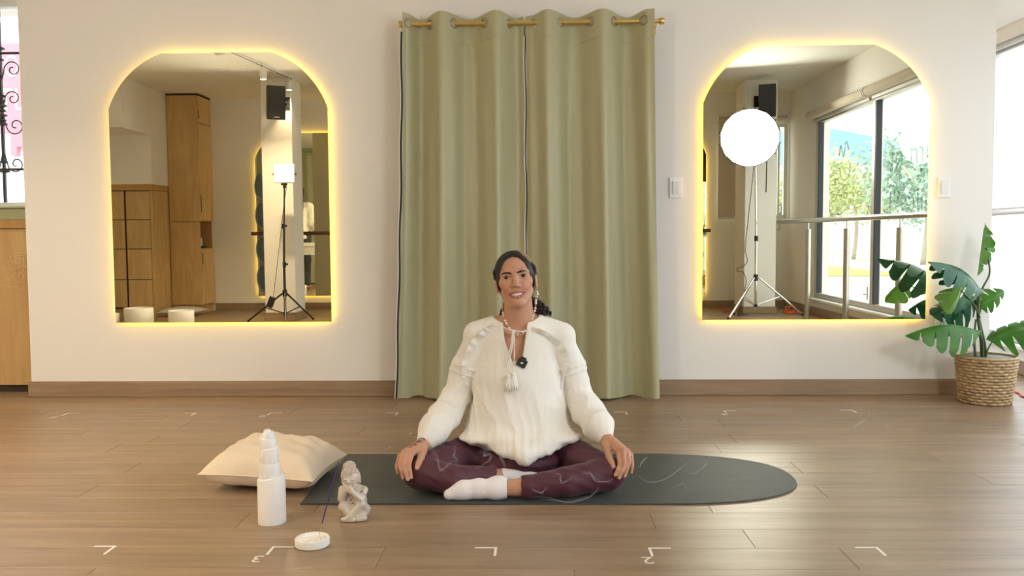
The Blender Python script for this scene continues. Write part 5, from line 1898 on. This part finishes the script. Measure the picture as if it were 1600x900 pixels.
Lc = hloc(V)
col = np.tile(np.array([0.56, 0.305, 0.195]), (len(V), 1))
nz_ = np.sin(V[:, 0] * 300) * np.sin(V[:, 2] * 280 + 1) * np.sin(V[:, 1] * 310)
head = Lc[:, 2] > -115
for s in (-1, 1):
    d = np.linalg.norm(Lc - A3(s * 37, -58, -36), axis=1)
    col = mixc(col, (0.53, 0.215, 0.145), np.clip(1 - d / 30, 0, 1) * 0.7)
col = mixc(col, (0.52, 0.235, 0.15), np.clip(1 - np.linalg.norm(Lc - A3(0, -84, -32), axis=1) / 18, 0, 1) * 0.5)
for s in (-1, 1):
    col = mixc(col, (0.33, 0.16, 0.11), np.clip(1.25 - np.linalg.norm((Lc - A3(s * 31, -64, 3)) / A3(20, 16, 11), axis=1), 0, 1) * 0.55)
dl = np.minimum(seg_dist(Lc, UL), seg_dist(Lc, LL))
col = mixc(col, (0.46, 0.135, 0.105), np.clip((4.6 - dl) / 1.0, 0, 1) * (Lc[:, 1] < -56))
col = mixc(col, (0.06, 0.015, 0.012), np.clip((-Lc[:, 1] < 61) & (np.abs(Lc[:, 0]) < 22) & (np.abs(Lc[:, 2] + 64) < 6) & (Lc[:, 1] < -52), 0, 1) * 0.9)
for K in ('L_', 'R_'):                                            # redder finger joints, pale nails, one tattoo
    for q in 'imrp':
        for jn in 'kp':
            col = mixc(col, (0.50, 0.20, 0.13), np.clip(1 - np.linalg.norm(V - J[K + q + jn], axis=1) / 0.016, 0, 1) * 0.6)
        tip = J[K + q + 't'] + A3(0, -0.006, 0.001)
        col = mixc(col, (0.66, 0.40, 0.32), np.clip((0.0062 - np.linalg.norm(V - tip, axis=1)) / 0.002, 0, 1) * 0.8)
    col = mixc(col, (0.70, 0.44, 0.36), np.clip((0.0065 - np.linalg.norm(V - J[K + 'tt'] - A3(0, -0.007, 0.001), axis=1)) / 0.002, 0, 1) * 0.8)
td = seg_dist(V, [(-0.372, -1.82, 0.195), (-0.398, -1.850, 0.185), (-0.428, -1.885, 0.168)])
tp_ = np.sin(V[:, 0] * 260 + 2 * np.sin(V[:, 1] * 160)) + np.sin(V[:, 1] * 230 + V[:, 2] * 190)
col = mixc(col, (0.055, 0.045, 0.045), np.clip((0.020 - td) / 0.006, 0, 1) * np.clip(tp_ * 0.3 + 0.5, 0, 0.8))
person = thing('person', 'woman in a cream blouse and burgundy leggings sitting cross-legged on the mat', 'person', (-0.055, -1.62, 0.006))
body = mesh_obj('body', V, Q, 'skin', person, True, col=col)


def front_y(F_, x, z, y_from=-2.0):
    """front surface depth of a field at (x, z)"""
    i = int(np.clip(np.searchsorted(F_.ax[0], x), 0, len(F_.ax[0]) - 1))
    k = int(np.clip(np.searchsorted(F_.ax[2], z), 0, len(F_.ax[2]) - 1))
    r = F_.F[i, :, k]
    j = np.nonzero((r < 0) & (F_.ax[1] > y_from))[0]
    return float(F_.ax[1][j[0]]) if len(j) else None


# eyes, lashes, brows, teeth
gaze = A3(0.02, -1.0, 0.06)
gaze /= np.linalg.norm(gaze)
for s in (-1, 1):
    c = hw(s * 31, -54.0, 0)
    q = MB().ball((0, 0, 0), 0.0122, 32, 24)
    v = q.arrays()[0]
    ang = np.arccos(np.clip(v @ gaze / 0.0122, -1, 1))
    cc = np.tile(np.array([0.80, 0.76, 0.73]), (len(v), 1))
    cc[ang < 0.66] = (0.055, 0.026, 0.014)
    cc[ang < 0.27] = (0.006, 0.005, 0.005)
    mesh_obj('eyeball', v + c, q.f, 'eye', person, True, col=cc)
    MB().tube(spline([hw(s * 17.5, -61.5, 1.2), hw(s * 24, -66.5, 5.6), hw(s * 31, -68.0, 6.6), hw(s * 39, -64.5, 5.4), hw(s * 46, -57, 1.0)], 5), 0.0016, 5).build('eyelashes', 'brow_hair', person, True)
    bp = []
    for (x, z, r) in ((10, 13.0, 2.6), (16, 15.8, 3.5), (25, 17.8, 3.5), (35, 18.2, 3.0), (43, 16.0, 2.2), (49, 12.5, 0.9)):
        w_ = hw(s * x, -70, z)
        yy = front_y(Fb, w_[0], w_[2])
        bp.append((w_[0], (yy if yy else w_[1]) + 0.0004, w_[2], r * 0.001))
    bp = np.array(bp)
    sp_ = spline(bp[:, :3], 5)
    MB().tube(sp_, np.interp(np.linspace(0, 1, len(sp_)), np.linspace(0, 1, len(bp)), bp[:, 3]), 8).build('eyebrow', 'brow_hair', person, True)
g_ = []
for x in np.linspace(-22, 22, 23):
    y = -66.0 + (x / 22) ** 2 * 8.5
    g_.append([hw(x, y + 0.6 * abs(math.sin(x * PI / 7.4)) , z) for z in (-56.5, -60, -64, -68.0 + 5.5 * (x / 22) ** 2)])
MB().sheet(np.array(g_)).build('teeth', 'tooth', person, True)

# ---- hair
Fh = Field(np.arange(-0.115, 0.150, 0.0022), np.arange(-0.09, 0.150, 0.0022), np.arange(-0.165, 0.125, 0.0022))
Fh.ell(m_(0, 15, 24), m_(76, 96, 82), 0.008)
Fh.ell(m_(0, 40, -30), m_(66, 66, 60), 0.02)
for s in (-1, 1):
    for k in range(9):                                           # wavy side locks combed back over the ears
        Fh.ell(m_(s * (70 + 2 * (k % 2)), -26 + k * 9, 34 - k * 7.5), m_(8.5, 9, 8.5), 0.006)
Fh.ell(m_(0, -74, -30), m_(62, 78, 110), 0.005, 'sub')
Fh.ell(m_(0, -10, -110), m_(58, 70, 60), 0.01, 'sub')
for s in (-1, 1):
    Fh.ell(m_(s * 78, 10, -24), m_(16, 19, 30), 0.006, 'sub')
for k, (x, y, z, r) in enumerate(((10, 92, -66, 26), (30, 90, -80, 24), (50, 84, -90, 22), (66, 78, -98, 19), (62, 74, -116, 18), (80, 70, -110, 16), (78, 66, -126, 15), (94, 64, -120, 13), (92, 60, -136, 11), (104, 58, -132, 9), (110, 55, -142, 6), (-30, 82, -80, 20), (-52, 74, -96, 16), (-62, 68, -110, 13), (-70, 64, -122, 8))):
    Fh.ell(m_(x, y, z), m_(r, r * 1.05, r * 0.95), 0.010)
Fh.cone(m_(-3, -64, 88), m_(-3, 30, 108), 0.0016, 0.0016, 0.004, 'sub')
X, Y, Z = [a.reshape(sh) for a, sh in zip(Fh.ax, ((-1, 1, 1), (1, -1, 1), (1, 1, -1)))]
Fh.F += 0.0010 * np.sin(Y * 620 + np.abs(X) * 420 + 1.5 * np.sin(Z * 90)) + 0.0028 * np.sin(X * 260 + Z * 150 + 2 * np.sin(Y * 130)) * np.sin(Z * 280 - X * 90) * (Z < -0.065)
V, Q = Fh.mesh()
Lm = V * 1000
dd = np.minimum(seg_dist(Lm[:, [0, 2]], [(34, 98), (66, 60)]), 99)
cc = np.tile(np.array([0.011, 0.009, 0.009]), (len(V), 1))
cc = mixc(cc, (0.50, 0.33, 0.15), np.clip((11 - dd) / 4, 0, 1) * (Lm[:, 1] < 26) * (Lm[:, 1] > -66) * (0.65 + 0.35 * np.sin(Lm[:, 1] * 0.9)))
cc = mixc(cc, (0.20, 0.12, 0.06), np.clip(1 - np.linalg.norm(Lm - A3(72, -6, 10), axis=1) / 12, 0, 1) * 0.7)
mesh_obj('hair', V @ HR.T + HO, Q, 'hair_strands', person, True, col=cc, label='dark hair parted in the middle and tied back low')

# ---- leggings
Fl = Field(np.arange(-0.50, 0.37, 0.0042), np.arange(-2.03, -1.46, 0.0042), np.arange(0.0, 0.25, 0.0042))
Fl.chain(LEG_B, [r + 0.003 for r in RAD], 0.010)
Fl.F = np.maximum(Fl.F, np.where((Fl.ax[0].reshape(-1, 1, 1) > -0.2) & (Fl.ax[1].reshape(1, -1, 1) < -1.79), Fl.ax[0].reshape(-1, 1, 1) + 0.128, -9))
Fl.cone((-0.057, -1.585, 0.11), (-0.057, -1.60, 0.15), 0.105, 0.10, 0.03, sq=(1.25, 0.9, 1))
Fl2 = Field(Fl.ax[0], Fl.ax[1], Fl.ax[2])
Fl2.chain(LEG_F, [r + 0.003 for r in RAD], 0.010)
Fl2.F = np.maximum(Fl2.F, -0.042 - Fl2.ax[0].reshape(-1, 1, 1))
Fl.ell((-0.055, -1.735, 0.080), (0.15, 0.115, 0.054), 0.03)
Fl.F = np.minimum(Fl.F, Fl2.F)
# trouser ends
X, Y, Z = [a.reshape(sh) for a, sh in zip(Fl.ax, ((-1, 1, 1), (1, -1, 1), (1, 1, -1)))]
Fl.F += 0.0012 * np.sin(X * 130 + Z * 240) * np.exp(-((X + 0.33) ** 2 + (Z - 0.09) ** 2) / 0.003) + 0.0008 * np.sin(Y * 90 + X * 60 + Z * 160)
Fl.F = np.maximum(Fl.F, 0.0062 - Z)
V, Q = Fl.mesh()
V = smooth_mesh(V, Q, 1)
mesh_obj('leggings', V, Q, 'legging_knit', person, True, label='burgundy leggings')

# ---- socks
for pts, rr, lab in ((FOOT_F, [0.0330, 0.0315, 0.0300, 0.0300, 0.0185], 'white ankle sock on the near foot'), (FOOT_B, [0.0320, 0.0310, 0.0290, 0.0220], 'white ankle sock tucked behind the near shin')):
    lo = np.min(pts, 0) - 0.045
    hi = np.max(pts, 0) + 0.045
    Fs = Field(np.arange(lo[0], hi[0], 0.0026), np.arange(lo[1], hi[1], 0.0026), np.arange(0.003, hi[2] + 0.01, 0.0026))
    Fs.chain(pts, rr, 0.022)
    if pts is FOOT_F:
        Fs.ell((-0.120, -1.950, 0.058), (0.028, 0.024, 0.021), 0.02)
    X, Y, Z = [a.reshape(sh) for a, sh in zip(Fs.ax, ((-1, 1, 1), (1, -1, 1), (1, 1, -1)))]
    Fs.F += 0.0002 * np.sin(X * 150 + Z * 120) * np.sin(Z * 100 + Y * 60)
    Fs.F = np.maximum(Fs.F, 0.0062 - Z)
    if pts is FOOT_F:
        cut = (X + 0.0 * Y + 0 * Z) - (-0.090)
    else:
        cut = (-0.112 - X) + 0 * Y + 0 * Z
    Fs.F = np.maximum(Fs.F, cut)
    V, Q = Fs.mesh()
    V = smooth_mesh(V, Q, 1)
    so_ = mesh_obj('sock', V, Q, 'sock_cotton', person, True, label=lab)

# ---- blouse
Fc = Field(np.arange(-0.46, 0.33, 0.0036), np.arange(-1.93, -1.46, 0.0036), np.arange(0.06, 0.635, 0.0036))
Fc.cone((-0.053, -1.612, 0.485), (-0.060, -1.628, 0.345), 0.116, 0.127, 0.03, sq=(1.22, 0.92, 1))
Fc.cone((-0.060, -1.628, 0.345), (-0.054, -1.640, 0.185), 0.127, 0.158, 0.03, sq=(1.24, 0.96, 1))
Fc.ell((-0.050, -1.725, 0.162), (0.228, 0.110, 0.036), 0.03)
Fc.ell((-0.035, -1.785, 0.150), (0.125, 0.092, 0.030), 0.03, R=rotx(math.radians(16)))
for xa in (-0.14, -0.03, 0.07):
    Fc.cone((xa, -1.770, 0.168), (-0.032, -1.872, 0.124), 0.022, 0.012, 0.04)
for s in (-1, 1):
    Fc.cone((-0.053 + s * 0.055, -1.602, 0.562), SH[s], 0.044, 0.054, 0.03)
Fsl = Field(*Fc.ax)
for s, K in ((-1, 'L_'), (1, 'R_')):
    w_ = J[K + 'w']
    d_ = (w_ - EL[s]) / np.linalg.norm(w_ - EL[s])
    Fsl.chain([SH[s] + A3(-s * 0.01, 0, -0.01), SH[s] * 0.5 + EL[s] * 0.5 + A3(s * 0.004, 0, 0), EL[s]], [0.053, 0.053, 0.052], 0.01)
    puff = w_ - d_ * 0.055
    Fsl.chain([EL[s], (EL[s] + puff) / 2 + A3(0, 0, -0.008), puff, w_ - d_ * 0.022, w_ - d_ * 0.004], [0.052, 0.059, 0.055, 0.037, 0.029], 0.012)
    ax_ = (EL[s] - SH[s]) / np.linalg.norm(EL[s] - SH[s])
    u_ = np.cross(ax_, (0, 1, 0))
    u_ /= np.linalg.norm(u_)
    RR = np.stack([u_, np.cross(ax_, u_), ax_], 1)
    for tt in (0.50, 0.60):                                       # stitched tucks
        Fsl.ell(SH[s] + (EL[s] - SH[s]) * tt, (0.060, 0.060, 0.010), 0.004, R=RR)
X, Y, Z = [a.reshape(sh) for a, sh in zip(Fc.ax, ((-1, 1, 1), (1, -1, 1), (1, 1, -1)))]
# folds: long soft ones falling from the yoke, finer crinkles over them
def folds(seed, n, kx, ky, kz):
    """random sum of waves; small kz = folds that run downwards"""
    rg = np.random.default_rng(seed)
    f = 0
    for _ in range(n):
        a_, b_, c_ = rg.uniform(*kx) * rg.choice((-1, 1)), rg.uniform(-ky, ky), rg.uniform(-kz, kz)
        w_ = rg.uniform(4, 11)
        f = f + np.sin(a_ * X + b_ * Y + c_ * Z + rg.uniform(0, 6.28) + 1.1 * np.sin(w_ * Z * 2 + rg.uniform(0, 6.28) + 5 * X))
    f = f / math.sqrt(n)
    return 0.6 - np.abs(f) ** 0.8                      # narrow valleys between soft swells


fall = np.clip((0.53 - Z) / 0.22, 0.12, 1)
Fc.F -= (0.0052 * fall * folds(2, 3, (18, 48), 25, 14) + 0.0022 * fall * folds(5, 3, (60, 120), 40, 40) + 0.0007 * folds(8, 3, (90, 180), 90, 120))
Fsl.F -= (0.0050 * np.clip((0.47 - Z) / 0.14, 0.1, 1) * folds(11, 3, (30, 75), 50, 45) + 0.0013 * folds(14, 3, (70, 140), 80, 70))
k_ = 0.010
h = np.clip(0.5 + 0.5 * (Fc.F - Fsl.F) / k_, 0, 1)
Fc.F = Fc.F + (Fsl.F - Fc.F) * h - k_ * h * (1 - h)
del Fsl
# neckline and slit
Fc.ell((-0.0625, -1.632, 0.652), (0.110, 0.098, 0.094), 0.003, 'sub')
tri = [(-0.112, 0.580), (-0.103, 0.510), (-0.075, 0.433), (-0.040, 0.438), (-0.019, 0.580)]


def slit(X, Y, Z):
    d = -9.0
    for (a, b) in zip(tri[:-1], tri[1:]):
        e = np.array([b[0] - a[0], b[1] - a[1]])
        e /= np.linalg.norm(e)
        dd = (X - a[0]) * e[1] - (Z - a[1]) * e[0] + 0 * Y
        d = np.maximum(d, dd)
    return np.maximum(np.maximum(d, Z - 0.60), Y + 1.645)


Fc.op(slit, (-0.16, -1.9, 0.42), (0.02, -1.64, 0.60), 0.002, 'sub')
V, Q = Fc.mesh()
V = smooth_mesh(V, Q, 1)
blouse = mesh_obj('blouse', V, Q, 'blouse_gauze', person, True, label='cream crinkled gauze blouse with ruffled yoke')


def on_blouse(x, z, off=0.0):
    y = front_y(Fc, x, z)
    return A3(x, (y if y is not None else -1.7) - off, z)


def ruffle(path, out_dir, seed):
    p = spline(path, 14)
    n_ = len(p)
    base = np.array([on_blouse(a, b, -0.002) for a, b in p])
    base[:, 1] = np.convolve(np.pad(base[:, 1], 5, 'edge'), np.ones(11) / 11, 'valid')
    tan = np.gradient(base, axis=0)
    tan /= np.linalg.norm(tan, axis=1, keepdims=True)
    u = np.linspace(0, 1, n_)
    rows = []
    for w_ in np.linspace(0, 1, 6):
        wob = 0.9 * np.sin(u * 27 + seed) + 0.7 * np.sin(u * 44 + seed * 2) + 0.45 * np.sin(u * 71 + seed * 3)
        o_ = np.array(out_dir)
        lat = np.cross(tan, (0, -1.0, 0))
        lat *= np.sign(lat[:, :1] * o_[0] + 1e-9)
        wid = 0.033 * np.sin(PI * np.clip(u * 0.9 + 0.08, 0, 1)) ** 0.5
        rows.append(base + lat * (w_ * wid)[:, None] + A3(0, -1, 0) * (0.006 * w_ + 0.010 * math.sin(w_ * PI * 0.6) + (0.0085 * w_ * wob))[:, None] + tan * (0.004 * w_ * np.cos(u * 46 + seed))[:, None])
    MB().sheet(np.array(rows)).build('ruffle', 'blouse_gauze', blouse, True)


ruffle([(-0.135, 0.558), (-0.165, 0.527), (-0.198, 0.490), (-0.226, 0.440), (-0.240, 0.385), (-0.236, 0.335)], (-1, 0, 0), 1.0)
ruffle([(-0.008, 0.547), (0.035, 0.520), (0.068, 0.492), (0.094, 0.455), (0.102, 0.410), (0.098, 0.330)], (1, 0, 0), 4.0)
# neckline piping, tie strings, tassels
npth = []
for a in np.linspace(math.radians(24), math.radians(156), 26):
    npth.append((-0.0625 + 0.108 * math.cos(a), 0))
tie = [on_blouse(-0.114, 0.563, 0.004), A3(-0.095, -1.722, 0.556), A3(-0.066, -1.727, 0.549), A3(-0.040, -1.727, 0.546), on_blouse(-0.018, 0.547, 0.004)]
MB().tube(spline(tie, 6), 0.0022, 6).build('neck_cord', 'blouse_gauze', blouse, True)
for pth in ([(-0.071, 0.553), (-0.075, 0.505), (-0.083, 0.455), (-0.094, 0.425), (-0.088, 0.405), (-0.083, 0.398)],
            [(-0.067, 0.553), (-0.067, 0.500), (-0.068, 0.450), (-0.070, 0.415), (-0.074, 0.400)],
            [(-0.073, 0.551), (-0.082, 0.485), (-0.098, 0.436), (-0.101, 0.426), (-0.094, 0.424), (-0.084, 0.450), (-0.072, 0.500), (-0.068, 0.551)]):
    q = []
    for (x, z) in pth:
        yb = front_y(Fc, x, z)
        q.append((x, min((yb if yb is not None else -1.72), -1.722) - 0.006 - 0.02 * max(0, 0.55 - z) * 0.4, z))
    MB().tube(spline(q, 8), 0.0017, 6).build('tie_string', 'blouse_gauze', blouse, True)
for (x, z) in ((-0.088, 0.398), (-0.070, 0.405)):
    yb = front_y(Fc, x, z - 0.02) - 0.012
    mb = MB()
    mb.lathe([(0.0, 0.0), (0.007, -0.002), (0.009, -0.010), (0.008, -0.014), (0.0115, -0.024), (0.0145, -0.046), (0.012, -0.058), (0.0, -0.056)][::-1], (x, yb, z), 14)
    for k in range(9):
        a = k * 0.7
        mb.tube([(x + 0.004 * math.cos(a), yb + 0.004 * math.sin(a), z - 0.014), (x + 0.0135 * math.cos(a), yb + 0.0135 * math.sin(a), z - 0.042), (x + 0.013 * math.cos(a + .3), yb + 0.013 * math.sin(a + .3), z - 0.063)], 0.003, 5)
    mb.build('tassel', 'blouse_gauze', blouse, True)

# ---- necklace of pearls, earrings, ring
nk = thing('necklace', None, None, (0, 0, 0))
nk.parent = person
nk.location = -base_of(person)
ctrl = spline([(-0.113, 0.655), (-0.114, 0.628), (-0.106, 0.592), (-0.094, 0.562), (-0.076, 0.541), (-0.052, 0.533), (-0.030, 0.541), (-0.012, 0.566), (0.004, 0.600), (0.011, 0.630), (0.012, 0.655)], 12)
L_ = np.concatenate([[0], np.cumsum(np.linalg.norm(np.diff(ctrl, axis=0), axis=1))])
pos_ = np.arange(0.0, L_[-1], 0.0098)
cd = []
for k, s_ in enumerate(pos_):
    x = np.interp(s_, L_, ctrl[:, 0])
    z = np.interp(s_, L_, ctrl[:, 1])
    y = front_y(Fb, x, z, -1.76)
    cd.append([x, y if y else np.nan, z])
cd = np.array(cd)
ok = ~np.isnan(cd[:, 1])
cd[:, 1] = np.interp(np.arange(len(cd)), np.nonzero(ok)[0], cd[ok, 1])
cd[:, 1] = np.convolve(np.pad(cd[:, 1], 2, 'edge'), np.ones(5) / 5, 'valid') - 0.0035
for k, c in enumerate(cd):
    big = k % 3 != 1
    MB().ball(c, 0.0053 if big else 0.0036, 12, 8).build('pearl', 'pearl' if big else ('bead_lilac' if k % 6 == 1 else 'gold'), nk, True)
MB().tube(cd, 0.0007, 5).build('thread', 'gold', nk)
for s, (x, z) in ((-1, (-0.1235, 0.668)), (1, (0.0135, 0.680))):
    er = hw(s * 74, 4, -46)
    mb = MB()
    mb.tube([er, er + A3(0, -0.002, -0.010)], 0.0008, 5)
    mb.ball(er + A3(0, -0.002, -0.012), 0.0040, 10, 7)
    mb.ball(er + A3(s * 0.002, -0.003, -0.020), 0.0052, 10, 7)
    mb.ball(er + A3(-s * 0.002, -0.002, -0.029), 0.0046, 10, 7)
    mb.build('earring', 'pearl', person, True)
c = J['R_rk'] * 0.45 + J['R_rp'] * 0.55 + A3(0, -0.001, 0.0012)
ax_ = J['R_rp'] - J['R_rk']
ax_ /= np.linalg.norm(ax_)
e1 = np.cross(ax_, (1, 0, 0))
e1 /= np.linalg.norm(e1)
e2 = np.cross(ax_, e1)
MB().tube([c + 0.0094 * (math.cos(a) * e1 + math.sin(a) * e2) for a in np.arange(20) * 2 * PI / 20], 0.0016, 6, closed=True).build('finger_ring', 'chrome', person, True)

# ---- clip microphone
mc = on_blouse(-0.040, 0.434, 0.009)
t = thing('clip_microphone', 'small black clip-on microphone at the blouse slit', 'microphone', tuple(mc))
RR = roty(math.radians(28)) @ rotx(math.radians(-8))
MB().box(mc[0] - 0.018, mc[0] + 0.018, mc[1] - 0.007, mc[1] + 0.007, mc[2] - 0.0155, mc[2] + 0.0155, 0.004).rot(mc, RR).build('transmitter', 'black_plastic', t)
MB().box(mc[0] - 0.013, mc[0] + 0.010, mc[1] - 0.004, mc[1] + 0.005, mc[2] + 0.0157, mc[2] + 0.022, 0.003).rot(mc, RR).build('clip', 'dark_grille', t)
MB().prism([(mc[0] - 0.0050, mc[2] - 0.0035), (mc[0] + 0.001, mc[2] - 0.0035), (mc[0] + 0.0055, mc[2] + 0.001), (mc[0] + 0.0045, mc[2] + 0.003), (mc[0] - 0.002, mc[2] + 0.003), (mc[0] - 0.0055, mc[2] - 0.001)], 'y', mc[1] - 0.0078, mc[1] - 0.0071).rot(mc, RR).build('logo', 'white_plastic', t)

# ================================================================== BYSTANDER AND DESK SEEN ONLY IN THE BACK MIRROR
mat('trousers', (0.05, 0.05, 0.06), 0.8)
mat('long_hair', (0.06, 0.032, 0.018), 0.5, var=0.3, vscale=(60, 60, 3))
BXp, BYp = -4.02, -1.42
p2 = thing('person', 'long-haired person in a white top standing with the back turned, in the back mirror', 'person', (BXp, BYp, 0.0))
Fp = Field(np.arange(BXp - 0.34, BXp + 0.34, 0.011), np.arange(BYp - 0.25, BYp + 0.28, 0.011), np.arange(-0.02, 1.82, 0.011))
B_ = lambda x, y, z: A3(BXp + x, BYp + y, z)
Fp.chain([B_(0, 0, 0.95), B_(0, 0, 1.15), B_(0, -0.01, 1.38)], [0.135, 0.12, 0.12], 0.03)
for s in (-1, 1):
    Fp.chain([B_(s * 0.085, 0, 0.92), B_(s * 0.095, 0.01, 0.50), B_(s * 0.10, -0.01, 0.09)], [0.095, 0.062, 0.042], 0.03)
    Fp.cone(B_(s * 0.10, -0.02, 0.045), B_(s * 0.11, 0.14, 0.035), 0.043, 0.032, 0.02)
    Fp.chain([B_(s * 0.175, 0, 1.42), B_(s * 0.215, -0.01, 1.14), B_(s * 0.16, 0.17, 1.02)], [0.052, 0.042, 0.03], 0.03)
    Fp.cone(B_(s * 0.16, 0.17, 1.02), B_(s * 0.13, 0.23, 1.0), 0.032, 0.022, 0.02)
    Fp.cone(B_(0, -0.01, 1.46), B_(s * 0.17, 0, 1.42), 0.05, 0.05, 0.03)
Fp.cone(B_(0, 0, 1.44), B_(0, 0.01, 1.58), 0.052, 0.05, 0.02)
Fp.ell(B_(0, 0.02, 1.66), (0.074, 0.095, 0.115), 0.02)
Fp.ell(B_(0, 0.115, 1.64), (0.012, 0.016, 0.02), 0.01)
Fp.F = np.maximum(Fp.F, 0.004 - Fp.ax[2].reshape(1, 1, -1))
V, Q = Fp.mesh()
mesh_obj('body', V, Q, 'skin', p2, True, col=np.tile(np.array([0.5, 0.29, 0.2]), (len(V), 1)))
Fq = Field(*Fp.ax)
Fq.chain([B_(0, 0, 0.90), B_(0, 0, 1.15), B_(0, -0.01, 1.37)], [0.165, 0.145, 0.138], 0.03)
for s in (-1, 1):
    Fq.chain([B_(s * 0.175, 0, 1.42), B_(s * 0.215, -0.01, 1.14), B_(s * 0.168, 0.13, 1.04)], [0.066, 0.060, 0.05], 0.03)
    Fq.cone(B_(0, -0.01, 1.44), B_(s * 0.17, 0, 1.42), 0.066, 0.066, 0.03)
X, Y, Z = [a.reshape(sh) for a, sh in zip(Fq.ax, ((-1, 1, 1), (1, -1, 1), (1, 1, -1)))]
Fq.F += 0.006 * np.sin(X * 50 + 3 * np.sin(Z * 12))
Fq.F = np.maximum(Fq.F, 0.86 - Z)
V, Q = Fq.mesh()
mesh_obj('top', V, Q, 'blouse_gauze', p2, True)
Fq = Field(*Fp.ax)
for s in (-1, 1):
    Fq.chain([B_(s * 0.08, 0, 0.92), B_(s * 0.095, 0.01, 0.50), B_(s * 0.10, -0.01, 0.10)], [0.115, 0.08, 0.065], 0.03)
V, Q = Fq.mesh()
mesh_obj('trousers', V, Q, 'trousers', p2, True)
Fq = Field(*Fp.ax)
Fq.ell(B_(0, 0.0, 1.675), (0.088, 0.095, 0.12), 0.02)
Fq.chain([B_(0, -0.06, 1.62), B_(0.02, -0.13, 1.42), B_(0.06, -0.15, 1.28)], [0.085, 0.075, 0.035], 0.03)
Fq.F += 0.004 * np.sin(Fq.ax[0].reshape(-1, 1, 1) * 240)
Fq.ell(B_(0, 0.13, 1.63), (0.085, 0.075, 0.10), 0.01, 'sub')
V, Q = Fq.mesh()
mesh_obj('hair', V, Q, 'long_hair', p2, True)
t = thing('reception_desk', 'white desk in front of the bystander in the back mirror', 'desk', (-4.0, -1.95, 0.0))
MB().box(-4.7, -3.44, -2.15, -1.82, 0.74, 0.80, 0.004).build('desk_top', 'white_plastic', t)
MB().box(-4.66, -3.48, -2.12, -2.10, 0.60, 0.739).build('apron', 'offwhite_plastic', t)
for x in (-4.64, -3.50):
    for y in (-2.11, -1.86):
        MB().box(x - 0.02, x + 0.02, y - 0.02 + 0.03 * (y > -2), y + 0.02 + 0.03 * (y > -2) - 0.03 * (y > -2), 0.0005, 0.739 if y > -2 else 0.599).build('leg', 'white_plastic', t)
# green curtain hung in the bay, behind the bystander
t = thing('curtain', 'olive curtain hanging in the counter bay, seen in the back mirror', 'curtain', (-4.2, 0.05, 0.0))
xs = np.linspace(-5.0, -3.35, 160)
G = np.zeros((160, 2, 3))
for j, z in enumerate((2.45, 0.02)):
    G[:, j] = np.stack([xs, 0.03 + 0.035 * np.sin(xs * 30), np.full(160, z)], 1)
MB().sheet(G[::-1]).build('cloth', 'curtain_green', t, True)
MB().cyl((-5.1, 0.03, 2.47), (-3.28, 0.03, 2.47), 0.012, 12).build('rod', 'brass', t, 40)
